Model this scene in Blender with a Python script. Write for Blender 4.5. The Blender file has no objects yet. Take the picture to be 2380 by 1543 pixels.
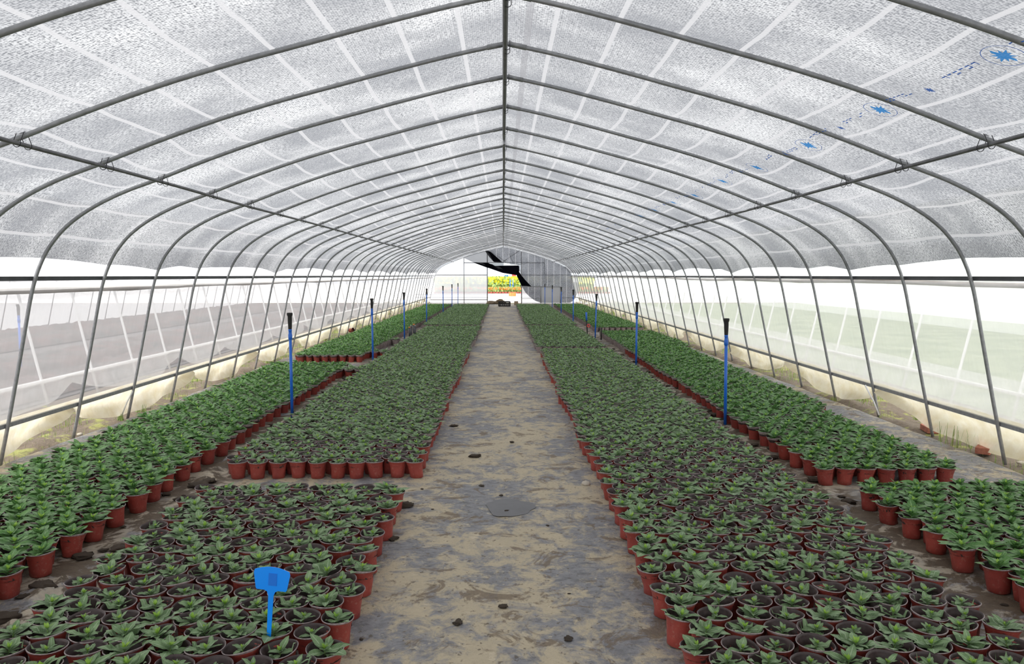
import bpy, math, random
import numpy as np
from mathutils import Vector, Matrix

random.seed(7)
rng = np.random.default_rng(7)
SC = bpy.context.scene
COL = SC.collection
R = math.radians

# ------------------------------------------------------------------ camera
CAM_H = 1.5
F_PX = 1800.0
cam_d = bpy.data.cameras.new('camera')
cam_d.sensor_width = 36.0
cam_d.lens = F_PX / 2380.0 * 36.0
cam_d.clip_end = 600
cam = bpy.data.objects.new('camera', cam_d)
COL.objects.link(cam)
cam.location = (0, 0, CAM_H)
cam.rotation_euler = (R(90 - 4.18), 0, R(-0.70))
SC.camera = cam

# ------------------------------------------------------------------ world, sun, exposure
w = bpy.data.worlds.new('overcast_sky')
SC.world = w
w.use_nodes = True
nt = w.node_tree
bg = nt.nodes['Background']
tc = nt.nodes.new('ShaderNodeTexCoord')
sx = nt.nodes.new('ShaderNodeSeparateXYZ')
nt.links.new(tc.outputs['Generated'], sx.inputs[0])
cr = nt.nodes.new('ShaderNodeValToRGB')
cr.color_ramp.elements[0].position = 0.0
cr.color_ramp.elements[0].color = (0.86, 0.90, 0.96, 1)
cr.color_ramp.elements[1].position = 0.7
cr.color_ramp.elements[1].color = (1.0, 0.995, 0.99, 1)
nt.links.new(sx.outputs['Z'], cr.inputs[0])
nt.links.new(cr.outputs[0], bg.inputs['Color'])
bg.inputs['Strength'].default_value = 1.15

sun_d = bpy.data.lights.new('sun', 'SUN')
sun_d.energy = 1.5
sun_d.angle = R(35)
sun_d.color = (1.0, 0.97, 0.92)
sun = bpy.data.objects.new('sun', sun_d)
COL.objects.link(sun)
sun.rotation_euler = Vector((-0.55, -0.35, 1.0)).to_track_quat('Z', 'Y').to_euler()

vs = SC.view_settings
vs.view_transform = 'Standard'
vs.look = 'None'
vs.gamma = 1.0
vs.use_curve_mapping = False
vs.exposure = 1.08
try:
    SC.cycles.max_bounces = 8
    SC.cycles.diffuse_bounces = 4
    SC.cycles.transmission_bounces = 6
    SC.cycles.transparent_max_bounces = 12
    SC.cycles.glossy_bounces = 2
    SC.cycles.sample_clamp_indirect = 6.0
    SC.cycles.use_fast_gi = False
except Exception:
    pass

# ------------------------------------------------------------------ helpers
def tag(o, label=None, cat=None, group=None, kind=None):
    if label: o['label'] = label
    if cat: o['category'] = cat
    if group: o['group'] = group
    if kind: o['kind'] = kind
    return o

def empty(name, loc=(0, 0, 0), rz=0.0):
    o = bpy.data.objects.new(name, None)
    COL.objects.link(o)
    o.location = loc
    o.rotation_euler = (0, 0, rz)
    o.empty_display_size = 0.05
    return o

class MB:
    """collects quads / polygons, then links them as one mesh object"""
    def __init__(s):
        s.v = []; s.f = []; s.uv = []; s.m = []; s.n = 0
    def add(s, verts, faces, uvs=None, mi=0):
        b = s.n
        s.v.extend([tuple(p) for p in verts]); s.n += len(verts)
        for f in faces:
            s.f.append(tuple(i + b for i in f)); s.m.append(mi)
            for i in f:
                s.uv.append(uvs[i] if uvs is not None else (0.0, 0.0))
    def box(s, c, d, rz=0.0, mi=0, mat=None):
        hx, hy, hz = d[0] / 2, d[1] / 2, d[2] / 2
        P = [(-hx, -hy, -hz), (hx, -hy, -hz), (hx, hy, -hz), (-hx, hy, -hz), (-hx, -hy, hz), (hx, -hy, hz), (hx, hy, hz), (-hx, hy, hz)]
        if mat is not None:
            P = [tuple(mat @ Vector(p)) for p in P]
        ca, sa = math.cos(rz), math.sin(rz)
        P = [(c[0] + p[0] * ca - p[1] * sa, c[1] + p[0] * sa + p[1] * ca, c[2] + p[2]) for p in P]
        s.add(P, [(0, 3, 2, 1), (4, 5, 6, 7), (0, 1, 5, 4), (1, 2, 6, 5), (2, 3, 7, 6), (3, 0, 4, 7)], None, mi)
    def tube(s, pts, r, n=10, mi=0, cap=True):
        pts = [Vector(p) for p in pts]
        k = len(pts)
        rr = r if isinstance(r, (list, tuple)) else [r] * k
        V = []; ref = None
        for i, p in enumerate(pts):
            if i == 0: t = pts[1] - pts[0]
            elif i == k - 1: t = pts[-1] - pts[-2]
            else: t = (pts[i + 1] - pts[i]).normalized() + (pts[i] - pts[i - 1]).normalized()
            if t.length < 1e-9: t = Vector((0, 0, 1))
            t.normalize()
            if ref is None:
                a = Vector((0, 0, 1)) if abs(t.z) < 0.9 else Vector((0, 1, 0))
                ref = t.cross(a).normalized()
            else:
                ref = (ref - t * ref.dot(t)).normalized()
            b = t.cross(ref)
            for j in range(n):
                an = 2 * math.pi * j / n
                V.append(p + (ref * math.cos(an) + b * math.sin(an)) * rr[i])
        F = []
        for i in range(k - 1):
            for j in range(n):
                F.append((i * n + j, i * n + (j + 1) % n, (i + 1) * n + (j + 1) % n, (i + 1) * n + j))
        if cap:
            F.append(tuple(range(n - 1, -1, -1)))
            F.append(tuple((k - 1) * n + j for j in range(n)))
        s.add(V, F, None, mi)
    def lathe(s, prof, n=20, mi=0, c=(0, 0, 0), close=False):
        V = []
        for (r, z) in prof:
            for j in range(n):
                a = 2 * math.pi * j / n
                V.append((c[0] + r * math.cos(a), c[1] + r * math.sin(a), c[2] + z))
        F = []
        for i in range(len(prof) - 1):
            for j in range(n):
                F.append((i * n + j, i * n + (j + 1) % n, (i + 1) * n + (j + 1) % n, (i + 1) * n + j))
        if close:
            F.append(tuple(range(n - 1, -1, -1)))
            F.append(tuple((len(prof) - 1) * n + j for j in range(n)))
        s.add(V, F, None, mi)
    def mesh(s, name, mats, smooth=True):
        me = bpy.data.meshes.new(name)
        me.from_pydata(s.v, [], s.f)
        for m in (mats if isinstance(mats, (list, tuple)) else [mats]):
            me.materials.append(m)
        me.polygons.foreach_set('material_index', s.m)
        me.polygons.foreach_set('use_smooth', [smooth] * len(s.f))
        ul = me.uv_layers.new(name='UVMap')
        ul.data.foreach_set('uv', np.array(s.uv, dtype=np.float32).ravel())
        me.update()
        return me
    def build(s, name, mats, parent=None, smooth=True, loc=None):
        o = bpy.data.objects.new(name, s.mesh(name, mats, smooth))
        COL.objects.link(o)
        if parent is not None: o.parent = parent
        if loc is not None: o.location = loc
        return o

def grid_obj(name, P, UV, mats, parent=None, smooth=True):
    """P: (a, b, 3) array of points"""
    a, b = P.shape[:2]
    me = bpy.data.meshes.new(name)
    idx = np.arange(a * b).reshape(a, b)
    q = np.stack([idx[:-1, :-1], idx[:-1, 1:], idx[1:, 1:], idx[1:, :-1]], -1).reshape(-1, 4)
    fill_mesh(me, P.reshape(-1, 3), q, None if UV is None else UV.reshape(-1, 2)[q.ravel()], None, smooth)
    for m in (mats if isinstance(mats, (list, tuple)) else [mats]):
        me.materials.append(m)
    o = bpy.data.objects.new(name, me)
    COL.objects.link(o)
    if parent is not None: o.parent = parent
    return o

def fill_mesh(me, V, Q, UVL, MI, smooth=True):
    nv, nf = len(V), len(Q)
    me.vertices.add(nv)
    me.vertices.foreach_set('co', np.ascontiguousarray(V, dtype=np.float32).ravel())
    me.loops.add(nf * 4)
    me.loops.foreach_set('vertex_index', np.ascontiguousarray(Q, dtype=np.int32).ravel())
    me.polygons.add(nf)
    me.polygons.foreach_set('loop_start', np.arange(0, nf * 4, 4, dtype=np.int32))
    me.polygons.foreach_set('loop_total', np.full(nf, 4, dtype=np.int32))
    if MI is not None:
        me.polygons.foreach_set('material_index', np.ascontiguousarray(MI, dtype=np.int32))
    me.polygons.foreach_set('use_smooth', np.full(nf, smooth, dtype=bool))
    if UVL is not None:
        ul = me.uv_layers.new(name='UVMap')
        ul.data.foreach_set('uv', np.ascontiguousarray(UVL, dtype=np.float32).ravel())
    me.update(calc_edges=True)

def vnoise(x, y, seed=0):
    """value noise, numpy"""
    xi = np.floor(x).astype(np.int64); yi = np.floor(y).astype(np.int64)
    xf = x - xi; yf = y - yi
    def h(a, b):
        n = (a * 374761393 + b * 668265263 + seed * 1274126177) & 0xffffffff
        n = ((n ^ (n >> 13)) * 1274126177) & 0xffffffff
        return ((n ^ (n >> 16)) & 0xffff) / 65535.0
    u = xf * xf * (3 - 2 * xf); v = yf * yf * (3 - 2 * yf)
    a = h(xi, yi) * (1 - u) + h(xi + 1, yi) * u
    b = h(xi, yi + 1) * (1 - u) + h(xi + 1, yi + 1) * u
    return a * (1 - v) + b * v

def fbm(x, y, seed=0, o=4):
    t = 0; a = 0.5
    for i in range(o):
        t = t + a * vnoise(x * 2 ** i, y * 2 ** i, seed + i); a *= 0.5
    return t

ONES = ['', 'first', 'second', 'third', 'fourth', 'fifth', 'sixth', 'seventh', 'eighth', 'ninth', 'tenth', 'eleventh', 'twelfth',
        'thirteenth', 'fourteenth', 'fifteenth', 'sixteenth', 'seventeenth', 'eighteenth', 'nineteenth']
def ordinal(n):
    if n < 20: return ONES[n]
    t = n // 10
    if n % 10 == 0: return {2: 'twentieth', 3: 'thirtieth', 4: 'fortieth'}[t]
    return {2: 'twenty-', 3: 'thirty-', 4: 'forty-'}[t] + ONES[n % 10]

# ------------------------------------------------------------------ materials
def new_mat(name):
    m = bpy.data.materials.new(name)
    m.use_nodes = True
    t = m.node_tree
    for n in list(t.nodes):
        if n.type != 'OUTPUT_MATERIAL': t.nodes.remove(n)
    return m, t, t.nodes['Material Output']

def node(t, typ, **kw):
    n = t.nodes.new(typ)
    for k, v in kw.items():
        if k in n.inputs.keys() if hasattr(n.inputs, 'keys') else False:
            n.inputs[k].default_value = v
        else:
            setattr(n, k, v)
    return n

def math_n(t, op, a, b=None, c=None, clamp=False):
    n = t.nodes.new('ShaderNodeMath'); n.operation = op; n.use_clamp = clamp
    for i, v in enumerate((a, b, c)):
        if v is None: continue
        if isinstance(v, (int, float)): n.inputs[i].default_value = v
        else: t.links.new(v, n.inputs[i])
    return n.outputs[0]

def mixc(t, fac, a, b):
    n = t.nodes.new('ShaderNodeMix'); n.data_type = 'RGBA'
    for i, v in ((0, fac), (6, a), (7, b)):
        if isinstance(v, (int, float)): n.inputs[i].default_value = v
        elif isinstance(v, tuple): n.inputs[i].default_value = (*v, 1) if len(v) == 3 else v
        else: t.links.new(v, n.inputs[i])
    return n.outputs[2]

def ramp(t, fac, lo, hi):
    n = t.nodes.new('ShaderNodeMapRange'); n.clamp = True
    t.links.new(fac, n.inputs[0])
    n.inputs[1].default_value = lo; n.inputs[2].default_value = hi
    return n.outputs[0]

def noise(t, vec, scale, detail=3, rough=0.55, dist=0.0):
    n = t.nodes.new('ShaderNodeTexNoise')
    n.inputs['Scale'].default_value = scale
    n.inputs['Detail'].default_value = detail
    n.inputs['Roughness'].default_value = rough
    n.inputs['Distortion'].default_value = dist
    if vec is not None: t.links.new(vec, n.inputs['Vector'])
    return n.outputs[0]

def mapping(t, vec, scale=(1, 1, 1), loc=(0, 0, 0)):
    n = t.nodes.new('ShaderNodeMapping')
    t.links.new(vec, n.inputs[0])
    n.inputs['Scale'].default_value = scale
    n.inputs['Location'].default_value = loc
    return n.outputs[0]

def pmat(name, col, rough=0.6, metal=0.0, var=0.0, vscale=8.0, bump=0.0, bscale=40.0, col2=None, spec=0.5, sheen=0):
    m, t, out = new_mat(name)
    b = t.nodes.new('ShaderNodeBsdfPrincipled')
    b.inputs['Roughness'].default_value = rough
    b.inputs['Metallic'].default_value = metal
    b.inputs['Specular IOR Level'].default_value = spec
    tc = t.nodes.new('ShaderNodeTexCoord')
    if var > 0 or col2 is not None:
        nz = noise(t, tc.outputs['Object'], vscale, 4)
        f = ramp(t, nz, 0.35, 0.65)
        c2 = col2 if col2 is not None else tuple(c * (1 - var) for c in col)
        t.links.new(mixc(t, f, col, c2), b.inputs['Base Color'])
    else:
        b.inputs['Base Color'].default_value = (*col, 1)
    if bump > 0:
        bn = t.nodes.new('ShaderNodeBump'); bn.inputs['Strength'].default_value = bump; bn.inputs['Distance'].default_value = 0.01
        t.links.new(noise(t, tc.outputs['Object'], bscale, 4), bn.inputs['Height'])
        t.links.new(bn.outputs[0], b.inputs['Normal'])
    t.links.new(b.outputs[0], out.inputs[0])
    return m

def film_mat(name, col, clear, transl=0.7, streak=0.0, dirt=None, wave=0.0):
    """sheet plastic: part see-through, part milky"""
    m, t, out = new_mat(name)
    tc = t.nodes.new('ShaderNodeTexCoord')
    uv = tc.outputs['UV']
    d = t.nodes.new('ShaderNodeBsdfDiffuse'); tr = t.nodes.new('ShaderNodeBsdfTranslucent'); tp = t.nodes.new('ShaderNodeBsdfTransparent')
    c = None
    if dirt is not None:
        nz = noise(t, mapping(t, uv, (3, 5, 1)), 2.0, 4)
        f = ramp(t, nz, 0.4, 0.75)
        c = mixc(t, f, col, dirt)
        t.links.new(c, d.inputs[0]); t.links.new(c, tr.inputs[0])
    else:
        d.inputs[0].default_value = (*col, 1); tr.inputs[0].default_value = (*col, 1)
    m1 = t.nodes.new('ShaderNodeMixShader'); m1.inputs[0].default_value = transl
    t.links.new(d.outputs[0], m1.inputs[1]); t.links.new(tr.outputs[0], m1.inputs[2])
    m2 = t.nodes.new('ShaderNodeMixShader')
    if streak > 0:
        nz = noise(t, mapping(t, uv, (14, 1.2, 1)), 1.0, 4)
        n2 = noise(t, mapping(t, uv, (0.5, 0.8, 1)), 1.0, 3)
        s_ = math_n(t, 'ADD', math_n(t, 'MULTIPLY', math_n(t, 'SUBTRACT', nz, 0.5), streak), math_n(t, 'MULTIPLY', math_n(t, 'SUBTRACT', n2, 0.5), streak * 0.8))
        t.links.new(math_n(t, 'ADD', s_, clear, clamp=True), m2.inputs[0])
    else:
        m2.inputs[0].default_value = clear
    t.links.new(m1.outputs[0], m2.inputs[1]); t.links.new(tp.outputs[0], m2.inputs[2])
    if wave > 0:
        bn = t.nodes.new('ShaderNodeBump'); bn.inputs['Strength'].default_value = wave; bn.inputs['Distance'].default_value = 0.05
        t.links.new(noise(t, mapping(t, uv, (3, 1, 1)), 3.0, 4), bn.inputs['Height'])
        t.links.new(bn.outputs[0], d.inputs['Normal']); t.links.new(bn.outputs[0], tr.inputs['Normal'])
    t.links.new(m2.outputs[0], out.inputs[0])
    return m

def roof_net_mat():
    m, t, out = new_mat('shade_net_under_film')
    tc = t.nodes.new('ShaderNodeTexCoord')
    uv = tc.outputs['UV']                       # u: arc length in m, v: distance along the house in m
    sep = t.nodes.new('ShaderNodeSeparateXYZ'); t.links.new(uv, sep.inputs[0])
    u, v = sep.outputs[0], sep.outputs[1]
    # slits between the woven strips
    cells = noise(t, mapping(t, uv, (62, 120, 1)), 1.0, 2, 0.6)
    cells2 = noise(t, mapping(t, uv, (30, 90, 1), (7, 3, 0)), 1.0, 3, 0.6)
    patch = noise(t, mapping(t, uv, (0.9, 1.3, 1)), 1.0, 4, 0.6)
    # fine regular weave
    wv = math_n(t, 'MULTIPLY', math_n(t, 'SINE', math_n(t, 'MULTIPLY', v, 2 * math.pi / 0.021)), 0.5)
    wu = math_n(t, 'MULTIPLY', math_n(t, 'SINE', math_n(t, 'MULTIPLY', u, 2 * math.pi / 0.013)), 0.5)
    s = math_n(t, 'ADD', math_n(t, 'MULTIPLY', cells, 0.62), math_n(t, 'MULTIPLY', cells2, 0.38))
    s = math_n(t, 'ADD', s, math_n(t, 'MULTIPLY', math_n(t, 'ADD', wv, wu), 0.045))
    s = math_n(t, 'ADD', s, math_n(t, 'MULTIPLY', math_n(t, 'SUBTRACT', patch, 0.5), 0.16))
    slit = ramp(t, s, 0.46, 0.58)
    # ribbons that run along the house every 0.33 m
    au = math_n(t, 'ABSOLUTE', u)
    k = math_n(t, 'FRACT', math_n(t, 'DIVIDE', math_n(t, 'SUBTRACT', au, 0.272), 0.345))
    rib = math_n(t, 'LESS_THAN', k, 0.082)
    rib = math_n(t, 'MULTIPLY', rib, math_n(t, 'GREATER_THAN', au, 0.2))
    c = mixc(t, slit, (0.385, 0.39, 0.40), (0.072, 0.075, 0.083))
    c = mixc(t, math_n(t, 'MULTIPLY', ramp(t, patch, 0.36, 0.64), 0.72), c, (0.125, 0.131, 0.145))
    c = mixc(t, math_n(t, 'MULTIPLY', rib, 0.85), c, (0.31, 0.31, 0.32))
    # the two sheets overlap beside the ridge: a darker seam
    seam = math_n(t, 'COMPARE', u, 0.13, 0.022)
    c = mixc(t, math_n(t, 'MULTIPLY', seam, 0.6), c, (0.14, 0.14, 0.15))
    d = t.nodes.new('ShaderNodeBsdfDiffuse'); tr = t.nodes.new('ShaderNodeBsdfTranslucent'); tp = t.nodes.new('ShaderNodeBsdfTransparent')
    t.links.new(c, d.inputs[0]); t.links.new(c, tr.inputs[0])
    m1 = t.nodes.new('ShaderNodeMixShader'); m1.inputs[0].default_value = 0.76
    t.links.new(d.outputs[0], m1.inputs[1]); t.links.new(tr.outputs[0], m1.inputs[2])
    m2 = t.nodes.new('ShaderNodeMixShader'); m2.inputs[0].default_value = 0.06
    t.links.new(m1.outputs[0], m2.inputs[1]); t.links.new(tp.outputs[0], m2.inputs[2])
    t.links.new(m2.outputs[0], out.inputs[0])
    return m

def cloth_mat():
    """dark woven ground cloth smeared with pale dried mud and wet brown mud"""
    m, t, out = new_mat('muddy_ground_cloth')
    tc = t.nodes.new('ShaderNodeTexCoord'); ob = tc.outputs['Object']
    sep = t.nodes.new('ShaderNodeSeparateXYZ'); t.links.new(ob, sep.inputs[0])
    x = sep.outputs[0]
    b = t.nodes.new('ShaderNodeBsdfPrincipled')
    n1 = noise(t, mapping(t, ob, (1.2, 1.0, 1)), 1.1, 9, 0.72, 0.4)
    n2 = noise(t, mapping(t, ob, (1.1, 1.0, 1), (5, 9, 0)), 6.5, 8, 0.74, 0.6)
    n3 = noise(t, mapping(t, ob, (1.1, 1.2, 1), (2, 4, 0)), 3.8, 8, 0.70, 0.9)
    n4 = noise(t, ob, 60, 4, 0.7)
    n5 = noise(t, mapping(t, ob, (1, 1.6, 1), (9, 1, 0)), 14, 6, 0.7, 0.5)
    ax = math_n(t, 'ABSOLUTE', x)
    cloth = mixc(t, ramp(t, n5, 0.3, 0.7), (0.11, 0.11, 0.117), (0.32, 0.32, 0.33))
    tan = mixc(t, math_n(t, 'ADD', math_n(t, 'MULTIPLY', n4, 0.5), math_n(t, 'MULTIPLY', n2, 0.5)), (0.30, 0.25, 0.165), (0.63, 0.54, 0.385))
    near = math_n(t, 'SUBTRACT', 1.0, ramp(t, ax, 0.15, 0.95))
    tm = math_n(t, 'ADD', math_n(t, 'ADD', math_n(t, 'MULTIPLY', n1, 0.5), math_n(t, 'MULTIPLY', n2, 0.5)), math_n(t, 'MULTIPLY', near, 0.035))
    c = mixc(t, ramp(t, tm, 0.49, 0.56), cloth, tan)
    c = mixc(t, math_n(t, 'MULTIPLY', ramp(t, n3, 0.555, 0.60), 0.8), c, mixc(t, n4, (0.09, 0.062, 0.038), (0.22, 0.16, 0.10)))
    c = mixc(t, math_n(t, 'MULTIPLY', ramp(t, n5, 0.61, 0.66), 0.6), c, (0.10, 0.075, 0.05))
    n6 = noise(t, ob, 26, 3, 0.6)
    c = mixc(t, math_n(t, 'MULTIPLY', ramp(t, n6, 0.63, 0.67), 0.75), c, (0.09, 0.065, 0.042))
    c = mixc(t, math_n(t, 'MULTIPLY', ramp(t, noise(t, mapping(t, ob, (1, 1.3, 1), (3, 8, 0)), 9, 4, 0.7, 0.4), 0.62, 0.66), 0.6), c, (0.60, 0.52, 0.38))
    aisle = math_n(t, 'SUBTRACT', 1.0, ramp(t, math_n(t, 'ABSOLUTE', math_n(t, 'SUBTRACT', ax, 2.2)), 0.16, 0.30))
    pale = math_n(t, 'MULTIPLY', aisle, ramp(t, n1, 0.44, 0.5))
    c = mixc(t, math_n(t, 'MULTIPLY', pale, 0.8), c, (0.46, 0.40, 0.31))
    mud = math_n(t, 'MULTIPLY', aisle, ramp(t, n3, 0.44, 0.50))
    c = mixc(t, mud, c, mixc(t, n5, (0.03, 0.021, 0.013), (0.19, 0.14, 0.09)))
    t.links.new(c, b.inputs['Base Color'])
    t.links.new(math_n(t, 'ADD', 0.42, math_n(t, 'MULTIPLY', n2, 0.5)), b.inputs['Roughness'])
    bn = t.nodes.new('ShaderNodeBump'); bn.inputs['Strength'].default_value = 0.8; bn.inputs['Distance'].default_value = 0.015
    t.links.new(math_n(t, 'ADD', n2, math_n(t, 'ADD', n5, math_n(t, 'MULTIPLY', n4, 0.4))), bn.inputs['Height'])
    t.links.new(bn.outputs[0], b.inputs['Normal'])
    t.links.new(b.outputs[0], out.inputs[0])
    return m

def soil_mat(name='garden_soil', outside=False):
    m, t, out = new_mat(name)
    tc = t.nodes.new('ShaderNodeTexCoord'); ob = tc.outputs['Object']
    b = t.nodes.new('ShaderNodeBsdfPrincipled')
    n1 = noise(t, ob, 3.0, 6, 0.65); n2 = noise(t, ob, 22, 5, 0.7)
    c = mixc(t, n2, (0.06, 0.045, 0.03), (0.27, 0.21, 0.15))
    moss = mixc(t, n2, (0.16, 0.17, 0.05), (0.42, 0.42, 0.13))
    c = mixc(t, ramp(t, n1, 0.55, 0.62), c, moss)
    t.links.new(c, b.inputs['Base Color'])
    b.inputs['Roughness'].default_value = 0.9
    bn = t.nodes.new('ShaderNodeBump'); bn.inputs['Strength'].default_value = 0.9; bn.inputs['Distance'].default_value = 0.03
    t.links.new(n2, bn.inputs['Height']); t.links.new(bn.outputs[0], b.inputs['Normal'])
    t.links.new(b.outputs[0], out.inputs[0])
    return m

def leaf_mat(name, c1, c2, vein, transl=0.25, rough=0.42):
    m, t, out = new_mat(name)
    tc = t.nodes.new('ShaderNodeTexCoord')
    sep = t.nodes.new('ShaderNodeSeparateXYZ'); t.links.new(tc.outputs['UV'], sep.inputs[0])
    u, v = sep.outputs[0], sep.outputs[1]
    geo = t.nodes.new('ShaderNodeNewGeometry')
    nz = noise(t, geo.outputs['Position'], 24.0, 3, 0.6)
    c = mixc(t, ramp(t, nz, 0.35, 0.68), c1, c2)
    du = math_n(t, 'ABSOLUTE', math_n(t, 'SUBTRACT', u, 0.5))
    mid = math_n(t, 'LESS_THAN', du, 0.045)
    vn = math_n(t, 'FRACT', math_n(t, 'SUBTRACT', math_n(t, 'MULTIPLY', v, 9.0), math_n(t, 'MULTIPLY', du, 5.0)))
    vl = math_n(t, 'MULTIPLY', math_n(t, 'LESS_THAN', vn, 0.14), 0.35)
    c = mixc(t, math_n(t, 'MAXIMUM', math_n(t, 'MULTIPLY', mid, 0.8), vl), c, vein)
    p = t.nodes.new('ShaderNodeBsdfPrincipled'); p.inputs['Roughness'].default_value = rough
    p.inputs['Specular IOR Level'].default_value = 0.35
    t.links.new(c, p.inputs['Base Color'])
    bn = t.nodes.new('ShaderNodeBump'); bn.inputs['Strength'].default_value = 0.5; bn.inputs['Distance'].default_value = 0.002
    t.links.new(math_n(t, 'PINGPONG', vn, 0.5), bn.inputs['Height']); t.links.new(bn.outputs[0], p.inputs['Normal'])
    tr = t.nodes.new('ShaderNodeBsdfTranslucent'); t.links.new(c, tr.inputs[0])
    ms = t.nodes.new('ShaderNodeMixShader'); ms.inputs[0].default_value = transl
    t.links.new(p.outputs[0], ms.inputs[1]); t.links.new(tr.outputs[0], ms.inputs[2])
    t.links.new(ms.outputs[0], out.inputs[0])
    return m

def pot_mat():
    m, t, out = new_mat('red_pot_plastic')
    tc = t.nodes.new('ShaderNodeTexCoord'); ob = tc.outputs['Object']
    geo = t.nodes.new('ShaderNodeNewGeometry')
    p = t.nodes.new('ShaderNodeBsdfPrincipled'); p.inputs['Roughness'].default_value = 0.45
    n1 = noise(t, geo.outputs['Position'], 5.0, 3, 0.6)
    n2 = noise(t, geo.outputs['Position'], 60, 4, 0.7)
    c = mixc(t, ramp(t, n1, 0.3, 0.7), (0.36, 0.062, 0.045), (0.25, 0.042, 0.034))
    c = mixc(t, math_n(t, 'MULTIPLY', ramp(t, n2, 0.55, 0.75), 0.45), c, (0.42, 0.26, 0.19))
    t.links.new(c, p.inputs['Base Color'])
    bn = t.nodes.new('ShaderNodeBump'); bn.inputs['Strength'].default_value = 0.5; bn.inputs['Distance'].default_value = 0.008
    t.links.new(noise(t, geo.outputs['Position'], 22, 3, 0.6), bn.inputs['Height']); t.links.new(bn.outputs[0], p.inputs['Normal'])
    t.links.new(p.outputs[0], out.inputs[0])
    return m

M = {}
M['roof'] = roof_net_mat()
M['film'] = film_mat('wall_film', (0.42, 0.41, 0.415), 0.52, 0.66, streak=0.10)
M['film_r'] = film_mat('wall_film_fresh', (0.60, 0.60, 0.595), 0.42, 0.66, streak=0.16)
M['film_top'] = film_mat('upper_clear_film', (0.93, 0.93, 0.94), 0.5, 0.7, streak=0.08)
M['end_film'] = film_mat('end_film', (0.62, 0.63, 0.66), 0.17, 0.7, streak=0.08)
M['skirt'] = film_mat('cream_skirt_film', (0.90, 0.85, 0.70), 0.08, 0.6, dirt=(0.78, 0.69, 0.47), wave=0.6)
M['skirt_n'] = film_mat('white_skirt_film', (0.93, 0.93, 0.92), 0.45, 0.55, streak=0.5, wave=0.6)
M['cloth'] = cloth_mat()
M['soil'] = soil_mat()
M['steel'] = pmat('galvanised_steel', (0.33, 0.335, 0.345), 0.42, 0.4, var=0.22, vscale=30, bump=0.15, bscale=80)
M['steel_dull'] = pmat('dull_steel', (0.20, 0.20, 0.21), 0.5, 0.5, var=0.3, vscale=20)
M['wire'] = pmat('black_wire', (0.04, 0.04, 0.045), 0.5, 0.6)
M['rail_dark'] = pmat('dark_channel', (0.075, 0.078, 0.085), 0.5, 0.3, var=0.3, vscale=6)
M['roll'] = pmat('muddy_film_roll', (0.24, 0.185, 0.14), 0.8, 0.0, var=0.5, vscale=14, bump=0.6)
M['white_pipe'] = pmat('white_wrapped_pipe', (0.82, 0.82, 0.82), 0.5)
M['leaf'] = leaf_mat('leaf_grey_green', (0.115, 0.205, 0.08), (0.27, 0.40, 0.20), (0.42, 0.54, 0.34))
M['leaf_o'] = leaf_mat('leaf_fresh_green', (0.055, 0.165, 0.033), (0.16, 0.32, 0.095), (0.30, 0.45, 0.22))
M['young'] = leaf_mat('leaf_bud_bright', (0.26, 0.50, 0.06), (0.40, 0.62, 0.10), (0.5, 0.6, 0.2), 0.35)
M['stem'] = pmat('seedling_stem', (0.18, 0.30, 0.08), 0.5)
M['pot'] = pot_mat()
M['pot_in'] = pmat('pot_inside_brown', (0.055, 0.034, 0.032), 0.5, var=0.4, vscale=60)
M['pot_rim'] = pmat('pot_rim', (0.36, 0.29, 0.28), 0.4, var=0.4, vscale=90)
M['potsoil'] = pmat('potting_soil', (0.032, 0.023, 0.018), 0.95, var=0.5, vscale=60, bump=0.9, bscale=120)
M['blue'] = pmat('blue_pvc', (0.015, 0.14, 0.62), 0.35)
M['blue_sign'] = pmat('blue_sign_plastic', (0.0, 0.27, 0.95), 0.35)
M['blue_dark'] = pmat('sticker_blue', (0.0, 0.16, 0.68), 0.6)
M['black'] = pmat('black_foam', (0.018, 0.017, 0.017), 0.75, bump=0.3)
M['black_net'] = film_mat('black_net_folded', (0.004, 0.004, 0.006), 0.0, 0.2)
M['earth'] = pmat('dry_earth', (0.34, 0.26, 0.17), 0.9, var=0.5, vscale=12, bump=0.8)
M['brick'] = pmat('red_brick', (0.46, 0.17, 0.11), 0.9, var=0.35, vscale=30, bump=0.6)
M['stone'] = pmat('pale_stone', (0.62, 0.56, 0.46), 0.85, var=0.3, vscale=30, bump=0.4)
M['mud'] = pmat('mud_clod', (0.16, 0.115, 0.075), 0.85, var=0.6, vscale=40, bump=1.0, bscale=60)
M['print'] = film_mat('blue_print', (0.02, 0.36, 0.92), 0.10, 0.8)
M['print_d'] = film_mat('blue_print_dark', (0.02, 0.14, 0.55), 0.10, 0.8)
M['red'] = pmat('red_plastic', (0.75, 0.06, 0.05), 0.4)
M['orange'] = pmat('orange_plastic', (0.80, 0.26, 0.06), 0.5)
M['grass'] = pmat('grass_blades', (0.20, 0.36, 0.07), 0.6, col2=(0.36, 0.40, 0.12), vscale=3)
M['concrete'] = pmat('pale_yard', (0.92, 0.90, 0.88), 0.9, var=0.08, vscale=0.7)
M['field'] = pmat('green_field', (0.12, 0.17, 0.07), 0.9, col2=(0.24, 0.28, 0.15), vscale=1.2)
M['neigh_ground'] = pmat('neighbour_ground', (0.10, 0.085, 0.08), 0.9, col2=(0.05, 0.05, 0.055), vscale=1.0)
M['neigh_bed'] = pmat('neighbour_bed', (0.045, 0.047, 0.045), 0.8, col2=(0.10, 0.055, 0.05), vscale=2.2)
M['yellow'] = pmat('yellow_petals', (0.95, 0.85, 0.02), 0.6)
M['orange_f'] = pmat('orange_petals', (0.90, 0.22, 0.03), 0.6)
M['green_f'] = pmat('flower_leaves', (0.22, 0.36, 0.10), 0.6, col2=(0.38, 0.46, 0.14), vscale=3)
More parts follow.
